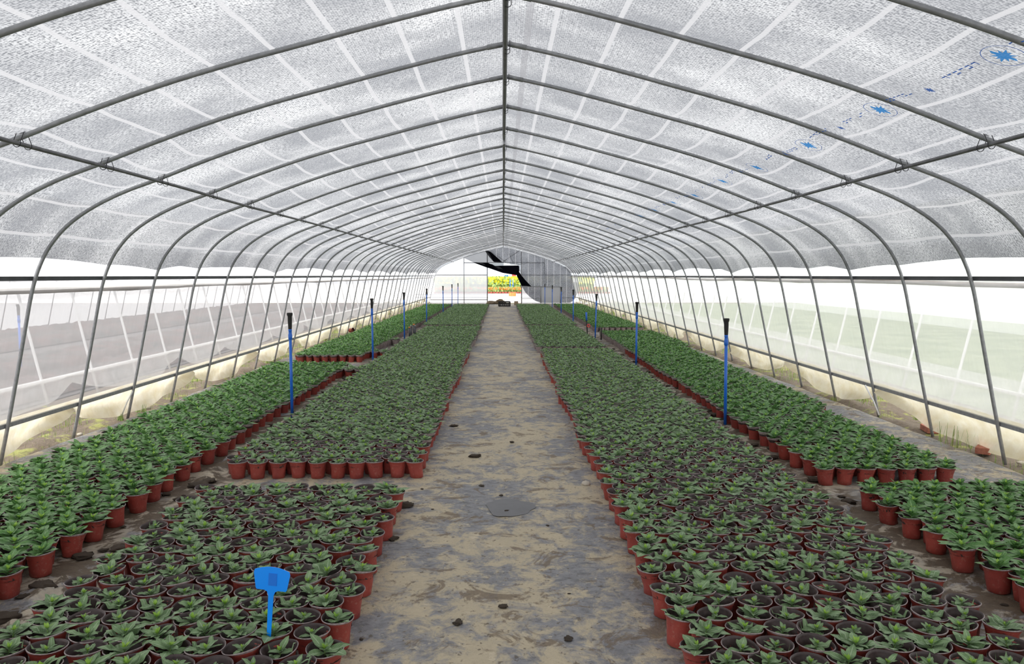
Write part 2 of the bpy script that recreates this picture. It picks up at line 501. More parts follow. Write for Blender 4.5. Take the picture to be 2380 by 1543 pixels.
M['hill'] = pmat('far_hill', (0.55, 0.62, 0.68), 1.0, col2=(0.72, 0.77, 0.80), vscale=0.05)
M['shed'] = pmat('white_tunnel', (0.9, 0.91, 0.92), 0.7, col2=(0.6, 0.64, 0.68), vscale=0.2)
M['card'] = pmat('brown_card', (0.36, 0.27, 0.18), 0.9, var=0.3)

# ------------------------------------------------------------------ the house
END = 42.0
PROF = [(0.0, 3.03), (0.35, 2.955), (0.75, 2.855), (1.10, 2.762), (1.50, 2.655), (1.90, 2.535), (2.30, 2.395), (2.67, 2.252), (2.98, 2.137),
        (3.23, 2.012), (3.42, 1.875), (3.555, 1.72), (3.635, 1.575), (3.685, 1.44), (3.725, 1.29), (3.81, 0.90), (3.91, 0.45), (4.02, -0.02)]
XC = 0.03
def catmull(pts, n=4):
    P = [Vector((p[0], p[1], 0)) for p in pts]
    out = []
    for i in range(len(P) - 1):
        a = P[i - 1] if i > 0 else P[0] * 2 - P[1]
        b, c = P[i], P[i + 1]
        d = P[i + 2] if i + 2 < len(P) else P[-1] * 2 - P[-2]
        for k in range(n):
            s = k / n
            q = 0.5 * ((2 * b) + (c - a) * s + (2 * a - 5 * b + 4 * c - d) * s * s + (3 * b - a - 3 * c + d) * s ** 3)
            out.append((q.x, q.y))
    out.append(pts[-1])
    return out
HALF = catmull(PROF, 4)
HS = [0.0]
for i in range(1, len(HALF)):
    HS.append(HS[-1] + math.hypot(HALF[i][0] - HALF[i - 1][0], HALF[i][1] - HALF[i - 1][1]))
HS = np.array(HS); HX = np.array([p[0] for p in HALF]); HZ = np.array([p[1] for p in HALF])
TX = np.gradient(HX, HS); TZ = np.gradient(HZ, HS)
def prof_at(s, off=0.0):
    """point on the rib profile at arc length |s|, pushed outward by off"""
    a = np.abs(s); sg = np.where(np.asarray(s) < 0, -1.0, 1.0)
    x = np.interp(a, HS, HX); z = np.interp(a, HS, HZ)
    tx = np.interp(a, HS, TX); tz = np.interp(a, HS, TZ)
    return (x - tz * off) * sg + XC, z + tx * off
def s_at_z(z): return float(np.interp(-z, -HZ, HS))
def x_at_z(z, off=0.0): return float(np.interp(-z, -HZ, HX)) + off

RIBS = [3.25, 4.34, 5.25, 6.10, 7.15, 8.20, 9.28, 10.34]
while RIBS[-1] + 1.06 < END - 0.3: RIBS.append(RIBS[-1] + 1.0553)
RIBS[-1] = END
RIBS_ALL = [-4.1, -3.05, -2.0, -0.95, 0.1, 1.15, 2.2] + RIBS

def bay(y):
    """rib index and position 0..1 inside the bay"""
    i = np.clip(np.searchsorted(RIBS_ALL, y, side='right') - 1, 0, len(RIBS_ALL) - 2)
    a = np.array(RIBS_ALL)[i]; b = np.array(RIBS_ALL)[i + 1]
    return i, np.clip((y - a) / (b - a), 0, 1)

YS = []
for a, b in zip(RIBS_ALL[:-1], RIBS_ALL[1:]):
    n = 12 if a < 14 else 6
    YS += [a + (b - a) * k / n for k in range(n)]
YS.append(END)
YS = np.array(YS)
BAYA = rng.uniform(0.015, 0.075, len(RIBS_ALL) + 1)
BAYA[6:14] = [0.03, 0.03, 0.025, 0.07, 0.06, 0.05, 0.09, 0.05]
EDGE = rng.uniform(-0.04, 0.03, len(RIBS_ALL) + 1)

def roof_sheet():
    sL, sR = s_at_z(1.60), s_at_z(1.60)
    ss = np.concatenate([np.linspace(-1, 0, 45), np.linspace(0, 1, 45)[1:]])
    P = np.zeros((len(YS), len(ss), 3)); UV = np.zeros((len(YS), len(ss), 2))
    bi, bt = bay(YS)
    for j, y in enumerate(YS):
        i, t = int(bi[j]), float(bt[j])
        e = EDGE[i] * (1 - t) + EDGE[i + 1] * t - 0.012 * math.sin(math.pi * t)
        if i % 4 == 0: e += 0.07 * max(0, 1 - t * 2.2)
        if i % 4 == 3: e += 0.07 * max(0, 1 - (1 - t) * 1.2)
        s = ss * (sL + e)
        sag = BAYA[i] * (math.sin(math.pi * t) ** 0.8)
        a = np.abs(ss)
        tight = np.clip((1 - a) / 0.35, 0.35, 1)
        wr = (fbm(s * 2.2 + 50, np.full_like(s, y * 2.5), 3) - 0.47) * 0.05 * math.sin(math.pi * t)
        x, z = prof_at(s, 0.0)
        off = 0.022 - sag * tight * 0.8 + wr
        x, z = prof_at(s, off)
        P[j, :, 0] = x; P[j, :, 1] = y; P[j, :, 2] = z
        UV[j, :, 0] = s; UV[j, :, 1] = y
    # keep the sheet from crossing itself at the ridge
    mid = len(ss) // 2
    P[:, mid, 0] = XC
    o = grid_obj('ceiling', P, UV, M['roof'])
    tag(o, 'white speckled shade net under plastic film stretched over the arched roof', kind='structure', cat='roof')
    return o
CEIL = roof_sheet()

def side_sheet(name, sg, z1, z0, mat, label, off=0.035, z_split=1.37):
    s1, s0 = s_at_z(z1), s_at_z(z0)
    ss = np.linspace(s1, s0, 26)
    P = np.zeros((len(YS), len(ss), 3)); UV = np.zeros((len(YS), len(ss), 2))
    bi, bt = bay(YS)
    for j, y in enumerate(YS):
        t = float(bt[j])
        wr = (fbm(ss * 1.6 + 9, np.full_like(ss, y * 1.7), 11 + int(sg)) - 0.47) * 0.05
        x, z = prof_at(ss, 0.0)
        x, z = prof_at(ss, off + np.maximum(wr, -0.015))
        P[j, :, 0] = XC + (x - XC) * sg; P[j, :, 1] = y; P[j, :, 2] = z
        UV[j, :, 0] = y; UV[j, :, 1] = ss
    o = grid_obj(name, P, UV, [M['film_top'], mat])
    nf = len(o.data.polygons); cols = len(ss) - 1
    zc = np.interp((ss[1:] + ss[:-1]) / 2, HS, HZ)
    o.data.polygons.foreach_set('material_index', np.tile((zc < z_split).astype(np.int32), nf // cols))
    tag(o, label, kind='structure', cat='wall')
    return o
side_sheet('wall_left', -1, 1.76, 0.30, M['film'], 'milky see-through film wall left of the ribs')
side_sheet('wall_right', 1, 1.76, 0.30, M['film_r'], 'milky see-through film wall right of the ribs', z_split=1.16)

def swag(y, peaks, depth):
    """0 at a tie point, rising to 1 between two"""
    p = np.array(peaks)
    i = int(np.clip(np.searchsorted(p, y) - 1, 0, len(p) - 2))
    t = (y - p[i]) / (p[i + 1] - p[i])
    t = min(max(t, 0), 1)
    return math.sin(math.pi * t) ** 0.62

def skirt(name, sg, peaks, z_top, mat, label, cat, x_fn=None, zlow=0.02, seed=1, y0=-1.0, y1=END, ztie=0.2):
    ys = np.arange(y0, y1, 0.09)
    nr = 14
    P = np.zeros((len(ys), nr, 3)); UV = np.zeros((len(ys), nr, 2))
    for j, y in enumerate(ys):
        s = swag(y, peaks, 1)
        zb = ztie * (1 - s) + zlow * s + 0.02 * (float(vnoise(np.array([y * 2.3]), np.array([seed + .5]), seed)[0]) - 0.5)
        for k in range(nr):
            t = k / (nr - 1)
            z = z_top + (zb - z_top) * t
            fold = 0.055 * t * math.sin(y * 7 + seed + 3 * t) * (1 - s * 0.6) + 0.10 * t * (float(fbm(np.array([y * 1.5]), np.array([t * 2.0 + seed]), seed)[0]) - 0.47)
            bulge = 0.06 * math.sin(math.pi * t)
            x = x_fn(z) + 0.04 + bulge + fold
            P[j, k] = (sg * x + (XC if abs(x) < 4.5 else 0), y, z)
            UV[j, k] = (y, z)
    o = grid_obj(name, P, UV, mat)
    tag(o, label, cat, 'loose skirts of film hung along the low rails')
    return o

PK_L = [-2.0, 1.0, 3.9, 7.10, 9.9, 12.4, 14.8, 18.5, 21.6, 24.5, 27.5, 30.6, 33.5, 36.5, 39.5, 42.5]
PK_R = [-2.0, 0.5, 4.9, 8.15, 10.9, 13.8, 16.9, 19.8, 22.8, 25.7, 28.6, 31.6, 34.6, 37.6, 40.4, 43]
skirt('film_skirt', -1, PK_L, 0.36, M['skirt'], 'loose cream film skirt hanging in swags below the left low rail', 'film skirt', lambda z: x_at_z(z), 0.015, 3, ztie=0.27)
skirt('film_skirt', 1, PK_R, 0.36, M['skirt'], 'loose cream film skirt hanging in swags below the right low rail', 'film skirt', lambda z: x_at_z(z), 0.02, 8, ztie=0.28)

# ribs -------------------------------------------------------------
full = [(-x, z) for x, z in reversed(HALF)] + HALF[1:]
mb = MB(); mb.tube([(XC + x, 0, z) for x, z in full], 0.0145, 10)
RIB_ME = mb.mesh('arched_rib', M['steel'])
clip = MB()
def clip_geo(mb, c, d):
    c = Vector(c)
    for k, o_ in enumerate((-0.05, 0.05)):
        pts = []
        for i in range(13):
            a = R(-200 + i * 18.5)
            pts.append(c + Vector((0.021 * math.cos(a), o_, 0.021 * math.sin(a))))
        pts = [pts[0] + Vector((0.0, -o_ * 0.7, 0.055))] + pts + [pts[-1] + Vector((0, -o_ * 0.7, 0.055))]
        mb.tube(pts, 0.0022, 5)
    mb.tube([c + Vector((-d * 0.03, -0.02, 0.065)), c + Vector((0, 0.0, 0.062)), c + Vector((d * 0.045, 0.01, 0.058))], 0.0022, 5)
CLIPS = []
PUR = [(XC, 3.03 - 0.034), (XC - 2.66, 2.215), (XC + 2.66, 2.215)]
for k, (px, pz) in enumerate(PUR):
    c_ = MB(); clip_geo(c_, (px, 0, pz), 1 if px > 0 else -1); CLIPS.append(c_.mesh('wire_clip', M['wire']))
sl = MB()
for sg in (-1, 1):
    a = Vector((XC + sg * 0.01, 0, 3.028)); b = Vector((XC + sg * 0.13, 0, 3.003))
    sl.tube([a, b], 0.0172, 10)
SLEEVE = sl.mesh('apex_sleeve', M['steel'])
for n, y in enumerate(RIBS):
    r = empty('arched_rib', (0, y, 0))
    nm = 'grey galvanised arched pipe rib, ' + ('nearest the camera' if n == 0 else ordinal(n + 1) + ' from the camera')
    if n == len(RIBS) - 1: nm = 'last grey arched pipe rib, against the far end wall'
    tag(r, nm, 'pipe rib', 'arched pipe ribs of the tunnel')
    o = bpy.data.objects.new('pipe', RIB_ME); COL.objects.link(o); o.parent = r
    if y < 26:
        for cm in CLIPS:
            o = bpy.data.objects.new('wire_clip', cm); COL.objects.link(o); o.parent = r
        o = bpy.data.objects.new('apex_sleeve', SLEEVE); COL.objects.link(o); o.parent = r

def long_pipe(name, pts, r, mat, label, group='lengthwise pipes of the tunnel', n=10):
    mb = MB(); mb.tube(pts, r, n)
    o = mb.build(name, mat)
    tag(o, label, 'pipe', group)
    return o
Y0, Y1 = -2.0, END
def wob(x, z, ax, az, seed, n=48):
    out = []
    for i in range(n):
        y = Y0 + (Y1 - Y0) * i / (n - 1)
        out.append((x + ax * (float(vnoise(np.array([y * 0.35]), np.array([seed * 1.0]), seed)[0]) - 0.5), y, z + az * (float(vnoise(np.array([y * 0.5]), np.array([seed + 5.0]), seed)[0]) - 0.5)))
    return out
long_pipe('ridge_pipe', wob(XC, 3.03 - 0.034, 0.03, 0.008, 2), 0.0165, M['steel_dull'], 'dark pipe running along the ridge under all the ribs')
long_pipe('purlin_pipe', wob(XC - 2.66, 2.215, 0.012, 0.01, 4), 0.0125, M['steel_dull'], 'long dark purlin pipe wired under the left slope of the roof')
long_pipe('purlin_pipe', wob(XC + 2.66, 2.215, 0.012, 0.01, 6), 0.0125, M['steel_dull'], 'long dark purlin pipe wired under the right slope of the roof')
for sg, nm in ((-1, 'left'), (1, 'right')):
    mb = MB()
    x = x_at_z(1.475) + 0.036
    mb.box((XC + sg * x, (Y0 + Y1) / 2, 1.475), (0.03, Y1 - Y0, 0.034))
    mb.box((XC + sg * (x - 0.016), (Y0 + Y1) / 2, 1.488), (0.006, Y1 - Y0, 0.008))
    o = mb.build('film_rail', M['rail_dark'], smooth=False)
    tag(o, 'black film-lock rail at eye height along the ' + nm + ' wall', 'rail', 'lengthwise pipes of the tunnel')
    xr = x_at_z(0.31) + 0.030
    mb = MB(); mb.box((XC + sg * xr, (Y0 + Y1) / 2, 0.31), (0.028, Y1 - Y0, 0.034))
    o = mb.build('low_rail', M['steel'], smooth=False)
    tag(o, 'grey low rail near the ground behind the ' + nm + ' rib legs', 'rail', 'lengthwise pipes of the tunnel')
    zz = 1.375 if sg < 0 else 1.435
    pts = wob(XC + sg * (x_at_z(zz) + 0.085), zz, 0.02, 0.03, 9 + sg, 90)
    mb = MB(); mb.tube(pts, [0.019 + 0.007 * random.random() for _ in pts], 8)
    o = mb.build('film_roll', M['roll'])
    tag(o, 'muddy brown rolled-up film edge hanging outside the ' + nm + ' wall', 'film roll', 'rolled film edges')

# blue marks printed on the roof film -------------------------------
def star_leaf(mb, sc, mi, px, py):
    pts = []
    n = 22
    rad = [1.0, .45, .8, .4, .95, .5, .7, .38, .9, .42, .75]
    for i in range(n):
        a = 2 * math.pi * i / n
        r_ = rad[i % 11] * sc
        pts.append((px + r_ * math.cos(a), py + r_ * 0.9 * math.sin(a)))
    pts = [(px, py)] + pts
    return pts, [(0, 1 + i, 1 + (i + 1) % n) for i in range(n)]
def print_mark(y, u0, full_mark, k):
    s0 = float(np.interp(u0, HX, HS))
    def to3(pts):
        out = []
        for (a, b) in pts:
            i, t = bay(np.array([y + b]))
            sag = BAYA[int(i[0])] * (math.sin(math.pi * float(t[0])) ** 0.8)
            tight = min(max((1 - s0 / s_at_z(1.6)) / 0.35, 0.35), 1)
            x, z = prof_at(np.array([s0 + a]), 0.022 - sag * tight * 0.8 - 0.028)
            out.append((float(x[0]), y + b, float(z[0])))
        return out
    mb = MB()
    if full_mark:
        p, f = star_leaf(mb, 0.068, 0, 0, 0); mb.add(to3(p), f, None, 0)
        n = 40; ring = []
        for i in range(n):
            a = 2 * math.pi * i / n
            ring.append((0.095 * math.cos(a), 0.085 * math.sin(a)))
        for i in range(n):
            a = 2 * math.pi * i / n
            ring.append((0.0915 * math.cos(a), 0.0815 * math.sin(a)))
        mb.add(to3(ring), [(i, (i + 1) % n, n + (i + 1) % n, n + i) for i in range(n)], None, 1)
    else:
        p, f = star_leaf(mb, 0.035, 0, 0, 0); mb.add(to3(p), f, None, 1)
    # the small run of printed characters beside each mark
    for q in range(6):
        b0 = 0.13 + q * 0.045
        for (a0, a1, c0, c1) in ((-0.03, -0.022, 0, 0.03), (-0.03, 0.0, 0.0, 0.006), (-0.008, 0.0, 0.0, 0.03)):
            if random.random() < 0.5: continue
            mb.add(to3([(a0 - 0.02, b0 + c0), (a1 - 0.02, b0 + c0), (a1 - 0.02, b0 + c1), (a0 - 0.02, b0 + c1)]), [(0, 1, 2, 3)], None, 1)
    return mb
mks = [2.9, 3.38, 3.95, 4.47, 4.98, 5.48, 5.92, 6.58, 7.05, 7.6, 8.15, 8.66, 9.2, 9.8, 10.4, 11.0, 12.1, 13.2, 14.3, 15.4, 16.5]
root = CEIL
for k, y in enumerate(mks):
    o = print_mark(y, 2.13, k % 2 == 1 or k > 14, k).build('blue_mark', [M['print'], M['print_d']], root, smooth=False)

# floor: soil, and the yard beyond --------------------------------------
def strip(x0, x1, nx, y0, y1, ny, fz):
    xs = np.linspace(x0, x1, nx); ys = np.linspace(y0, y1, ny)
    X, Y = np.meshgrid(xs, ys)
    Z = fz(X, Y)
    return np.stack([X, Y, Z], -1)
def soil_z(X, Y):
    ax = np.abs(X)
    m = np.clip((ax - 3.96) / 0.12, 0, 1) * np.clip((5.4 - ax) / 0.5, 0, 1)
    return -0.035 + m * (0.02 + 0.14 * (fbm(X * 3.2 + 20, Y * 3.2, 5, 5) - 0.42)) - 0.06 * np.clip((ax - 4.2) / 0.3, 0, 1) * m
xs = np.concatenate([np.linspace(-30, -5.6, 6), np.linspace(-5.5, -3.9, 36), np.linspace(-3.5, 3.5, 3), np.linspace(3.9, 5.5, 36), np.linspace(5.6, 30, 6)])
ys = np.concatenate([np.arange(-6, 16, 0.06), np.arange(16, 44, 0.2)])
X, Y = np.meshgrid(xs, ys)
P = np.stack([X, Y, soil_z(X, Y)], -1)
tag(grid_obj('floor', P, None, M['soil']), 'bare soil ground with moss showing along the tunnel walls', 'ground', kind='structure')

def cloth_z(X, Y):
    ax = np.abs(X)
    lump = (fbm(X * 9 + 3, Y * 9 + 1, 21, 5) - 0.45)
    aisle = np.clip(1 - np.abs(ax - 2.18) / 0.13, 0, 1)
    path = np.clip(1 - ax / 0.62, 0, 1)
    edge = np.clip((ax - 3.62) / 0.12, 0, 1)
    z = np.maximum(lump, -0.05) * 0.17 * aisle * (fbm(X * 1.5, Y * 1.2, 33, 2) > 0.33)
    z = z + path * (0.012 * (fbm(X * 5, Y * 5, 40, 4) - 0.45))
    z = z + edge * (0.05 * (fbm(X * 1.8, Y * 1.1, 50, 3) - 0.2)) - np.clip((ax - 3.93) / 0.04, 0, 1) * 0.07
    return z
xs = np.concatenate([np.arange(-3.98, -3.5, 0.03), np.arange(-3.5, -2.4, 0.1), np.arange(-2.4, -1.95, 0.025), np.arange(-1.95, -0.65, 0.1), np.arange(-0.65, 0.65, 0.03),
                     np.arange(0.65, 1.95, 0.1), np.arange(1.95, 2.45, 0.025), np.arange(2.45, 3.5, 0.1), np.arange(3.5, 4.02, 0.03)])
ys = np.concatenate([np.arange(1.0, 12, 0.03), np.arange(12, 22, 0.07), np.arange(22, 41.2, 0.2)])
X, Y = np.meshgrid(xs, ys)
edge_w = 0.06 * (fbm(Y * 0.8, X * 0 + 3, 61, 3) - 0.5) * (np.abs(X) > 3.6)
P = np.stack([X + edge_w * np.sign(X), Y, cloth_z(X, Y)], -1)
o = grid_obj('ground_cloth', P, None, M['cloth'])
tag(o, 'grey woven ground cloth smeared with tan and brown mud under the beds and path', 'ground cloth')

mb = MB()
mb.add([(-60, 42.2, -0.05), (60, 42.2, -0.05), (60, 140, -0.05), (-60, 140, -0.05)], [(0, 1, 2, 3)])
tag(mb.build('floor', M['concrete']), 'pale bright yard beyond the far end opening', 'ground', kind='structure')
mb = MB()
mb.add([(5.5, -6, -0.03), (60, -6, -0.03), (60, 42.2, -0.03), (5.5, 42.2, -0.03)], [(0, 1, 2, 3)])
tag(mb.build('floor', M['field']), 'green field seen through the right film wall', 'ground', kind='structure')
mb = MB()
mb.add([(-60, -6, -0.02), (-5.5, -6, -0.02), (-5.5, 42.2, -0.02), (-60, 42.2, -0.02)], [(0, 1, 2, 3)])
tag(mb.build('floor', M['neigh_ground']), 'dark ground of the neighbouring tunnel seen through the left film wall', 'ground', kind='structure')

# ------------------------------------------------------------------ far end wall
SE = END - 0.03
def roof_z(x): return float(np.interp(abs(x - XC), HX, HZ))
def panel(name, x0, x1, z0f, z1f, mat, y=END + 0.03, n=24, m=10, parent=None, wave=0.01, uvflip=False):
    P = np.zeros((n, m, 3)); UV = np.zeros((n, m, 2))
    for i in range(n):
        x = x0 + (x1 - x0) * i / (n - 1)
        a, b = z0f(x), z1f(x)
        for k in range(m):
            z = a + (b - a) * k / (m - 1)
            P[i, k] = (x, y + wave * math.sin(x * 9 + z * 3), z); UV[i, k] = (x, z)
    return grid_obj(name, P, UV, mat, parent)
D0, D1 = -0.82, 1.03
xe = 4.0
def bound(x):
    a = abs(x - XC)
    return float(np.interp(a, HX[HX <= 3.70], HZ[HX <= 3.70])) if a <= 3.66 else float(np.interp(a, HX[40:], HZ[40:]))
rt = empty('wall_back', (0, 0, 0)); tag(rt, 'milky film end wall on both sides of the far opening', 'wall', kind='structure')
panel('film_panel', -3.93, D0, lambda x: -0.02, lambda x: max(bound(x), 0), M['end_film'], parent=rt)
panel('film_panel', D1, 3.97, lambda x: -0.02, lambda x: max(bound(x), 0), M['end_film'], parent=rt)
panel('film_panel', D0, D1, lambda x: 2.18, lambda x: roof_z(x), M['end_film'], parent=rt)

ef = empty('end_frame', (0, END - 0.03, 0)); tag(ef, 'grey pipe frame of posts and rails across the far end wall', 'frame')
def ep(name, a, b, r=0.016, mat='steel'):
    mb = MB(); mb.tube([(a[0], 0, a[1]), (b[0], 0, b[1])], r, 8); return mb.build(name, M[mat], ef)
ep('post', (-2.08, -0.02), (-2.08, roof_z(-2.08)), 0.018)
ep('door_post', (D0, -0.02), (D0, roof_z(D0)), 0.028)
ep('door_post', (D1, -0.02), (D1, roof_z(D1)), 0.028)
ep('post', (2.26, 1.52), (2.26, roof_z(2.26)), 0.014)
ep('header_rail', (-2.08, 2.18), (2.26, 2.18), 0.02)
ep('header_rail', (D0, 2.10), (D1, 2.10), 0.014)
ep('rail', (-3.65, 1.52), (D0, 1.52), 0.02)
ep('rail', (D1, 1.52), (3.68, 1.52), 0.018)
ep('rail', (-3.9, 0.19), (D0, 0.19), 0.018)
ep('rail', (D1, 0.24), (3.9, 0.30), 0.010)
ep('brace', (-0.02, 2.2), (0.95, 2.86), 0.013, 'steel_dull')
ep('brace', (-0.68, 2.82), (0.2, 2.2), 0.011, 'steel_dull')
ep('brace', (0.36, 2.68), (0.6, 2.1), 0.013, 'steel_dull')

gate = empty('low_gate', (0, END - 0.14, 0)); tag(gate, 'low pale gate with grey frame beside the far opening', 'gate')
mb = MB(); mb.tube([(1.03, 0, 0.91), (3.15, 0, 0.88)], 0.022, 8); mb.build('top_rail', M['steel'], gate)
for x in (2.07, 3.13):
    mb = MB(); mb.tube([(x, 0, 0.0), (x, 0, 0.9)], 0.022, 8); mb.build('gate_post', M['steel'], gate)
panel('gate_panel', 2.08, 3.12, lambda x: 0.02, lambda x: 0.88, film_mat('gate_film', (0.78, 0.79, 0.80), 0.12, 0.5), y=0.02, n=8, m=5, parent=gate)

# shade net gathered at the far opening
def netmat():
    m, t, out = new_mat('end_shade_net')
    tc = t.nodes.new('ShaderNodeTexCoord'); uv = tc.outputs['UV']
    sep = t.nodes.new('ShaderNodeSeparateXYZ'); t.links.new(uv, sep.inputs[0])
    n1 = noise(t, mapping(t, uv, (26, 26, 1)), 1.0, 3, 0.7)
    n2 = noise(t, mapping(t, uv, (1.2, 1.2, 1)), 1.0, 3)
    k = math_n(t, 'FRACT', math_n(t, 'DIVIDE', sep.outputs[0], 0.345))
    rib = math_n(t, 'LESS_THAN', k, 0.08)
    d = t.nodes.new('ShaderNodeBsdfDiffuse'); tr = t.nodes.new('ShaderNodeBsdfTranslucent'); tp = t.nodes.new('ShaderNodeBsdfTransparent')
    c = mixc(t, ramp(t, n1, 0.4, 0.66), (0.08, 0.086, 0.10), (0.33, 0.345, 0.38))
    c = mixc(t, rib, c, (0.5, 0.5, 0.52))
    t.links.new(c, d.inputs[0]); t.links.new(c, tr.inputs[0])
    m1 = t.nodes.new('ShaderNodeMixShader'); m1.inputs[0].default_value = 0.6
    t.links.new(d.outputs[0], m1.inputs[1]); t.links.new(tr.outputs[0], m1.inputs[2])
    m2 = t.nodes.new('ShaderNodeMixShader')
    t.links.new(math_n(t, 'MULTIPLY', ramp(t, n2, 0.2, 0.8), 0.22), m2.inputs[0])
    t.links.new(m1.outputs[0], m2.inputs[1]); t.links.new(tp.outputs[0], m2.inputs[2])
    t.links.new(m2.outputs[0], out.inputs[0]); return m
M['endnet'] = netmat()
def cpx(cx): return (cx - 698) / 340.0
def cpz(cy): return 1.5 + (634 - cy) / 340.0
def poly_panel(name, top, bot, mat, y, parent, n=40, m=14, wave=0.03, stripes=True):
    tx = [cpx(p[0]) for p in top]; tz = [cpz(p[1]) if p[1] is not None else None for p in top]
    tz = [roof_z(x) - 0.02 if z is None else z for x, z in zip(tx, tz)]
    bx = [cpx(p[0]) for p in bot]; bz = [cpz(p[1]) for p in bot]
    x0, x1 = max(tx[0], bx[0]), min(tx[-1], bx[-1])
    P = np.zeros((n, m, 3)); UV = np.zeros((n, m, 2))
    for i in range(n):
        x = x0 + (x1 - x0) * i / (n - 1)
        a = float(np.interp(x, bx, bz)); b = float(np.interp(x, tx, tz))
        for k in range(m):
            t = k / (m - 1); z = a + (b - a) * t
            P[i, k] = (x, y + wave * math.sin(x * 7 + t * 4), z); UV[i, k] = (x, z)
    return grid_obj(name, P, UV, mat, parent)
nd = empty('shade_net_drape', (0, 0, 0)); tag(nd, 'dark shade net pulled aside and knotted across the far opening', 'shade net')
tops = [(x, None) for x in range(380, 1900, 80)] + [(1950, 470), (2030, 560), (2075, 640), (2100, 760), (2112, 850)]
poly_panel('net_panel', tops, [(380, 185), (520, 290), (700, 400), (1000, 450), (1003, 560), (1050, 640), (1056, 840), (1120, 950), (1200, 1030), (1300, 1100), (1400, 1135), (1950, 1135), (2020, 1080), (2070, 980), (2112, 860)],
           M['endnet'], END - 0.06, nd, 90, 16)
poly_panel('net_fold', [(0, 292), (200, 225), (400, 182), (520, 290), (720, 405)], [(0, 320), (180, 405), (430, 500), (720, 520)], film_mat('sheer_net', (0.12, 0.125, 0.135), 0.30, 0.5), END - 0.10, nd, 30, 8)
poly_panel('gathered_net', [(180, 395), (430, 405), (560, 455), (1000, 450), (1005, 470)], [(180, 405), (420, 492), (700, 590), (960, 632), (1005, 560)], M['black_net'], END - 0.14, nd, 40, 12, 0.05)
poly_panel('net_tail', [(955, 560), (985, 540), (1050, 640), (1130, 735), (1222, 828)], [(955, 630), (1030, 790), (1050, 832), (1222, 834)], M['black_net'], END - 0.15, nd, 30, 10, 0.03)
poly_panel('net_tail', [(380, 182), (470, 195), (560, 270), (690, 390)], [(380, 190), (450, 290), (540, 392), (690, 396)], M['black_net'], END - 0.12, nd, 16, 6, 0.02)

# ------------------------------------------------------------------ outside
def blob_mesh(r, seed, flat=0.7, n=10, mats=None, rough=0.25, name='blob'):
    rs = random.Random(seed); mb = MB()
    V = []; F = []
    nr = n // 2 + 1
    for i in range(nr + 1):
        th = math.pi * i / nr
        for j in range(n):
            ph = 2 * math.pi * j / n
            rr = r * (1 + rough * (rs.random() - 0.5) * 2 * math.sin(th))
            V.append((rr * math.sin(th) * math.cos(ph) * 1.15, rr * math.sin(th) * math.sin(ph), rr * math.cos(th) * flat))
    for i in range(nr):
        for j in range(n):
            F.append((i * n + j, (i + 1) * n + j, (i + 1) * n + (j + 1) % n, i * n + (j + 1) % n))
    mb.add(V, F)
    return mb.mesh(name, mats)

def flower_row(name, x0, x1, y0, y1, h, petal, label, n=2600, fl=0.6, size=0.06, top=0.55):
    g = np.random.default_rng(len(label))
    k = n * 2
    V = np.zeros((k, 4, 3)); MI = np.zeros(k, dtype=np.int32)
    for i in range(k):
        x = g.uniform(x0, x1); y = g.uniform(y0, y1)
        isf = g.random() < fl
        z = h * (g.uniform(top, 1.0) if isf else g.uniform(0.0, 0.95))
        s = size * g.uniform(0.7, 1.4)
        a = g.uniform(0, 6.28); e = g.uniform(-0.7, 0.7)
        ux = np.array([math.cos(a), math.sin(a), 0]) * s
        uz = np.array([-math.sin(a) * math.sin(e), math.cos(a) * math.sin(e), math.cos(e)]) * s * (0.7 if isf else 1.8)
        c = np.array([x, y, z])
        V[i] = [c - ux - uz * .3, c + ux * .4 - uz, c + ux + uz * .3, c - ux * .4 + uz]
        MI[i] = 1 if isf else 0
    me = bpy.data.meshes.new(name)
    fill_mesh(me, V.reshape(-1, 3), np.arange(k * 4).reshape(k, 4), None, MI, False)
    me.materials.append(M['green_f']); me.materials.append(petal)
    o = bpy.data.objects.new(name, me); COL.objects.link(o)
    tag(o, label, 'flowers', kind='stuff')
flower_row('yellow_flowers', -6.7, 9, 76, 83, 1.35, M['yellow'], 'tall yellow flowers massed in the field beyond the far opening', 9000, 0.42, 0.10, 0.5)
flower_row('orange_flowers', -5.8, 9, 66, 69.5, 0.46, M['orange_f'], 'low band of orange flowers in front of the yellow ones outside', 5000, 0.40, 0.065, 0.6)
mb = MB()
for i in range(60):
    x = -5.7 + i * 0.25
    mb.lathe([(0.09, 0), (0.12, 0.16)], 8, 0, (x, 65.9, -0.05))
o = mb.build('red_pots', M['pot']); tag(o, 'front line of small red pots under the orange flowers outside', 'pots', kind='stuff')
for i, (y, x0, x1) in enumerate(((62, -7, 7), (54, -6, 6))):
    mb = MB(); mb.box((0, y, -0.03), (x1 - x0, 0.10, 0.06)); o = mb.build('edging_strip', M['steel'], smooth=False)
    tag(o, ('farther' if i == 0 else 'nearer') + ' grey edging line lying across the bright yard', 'edging', 'edging lines in the yard')
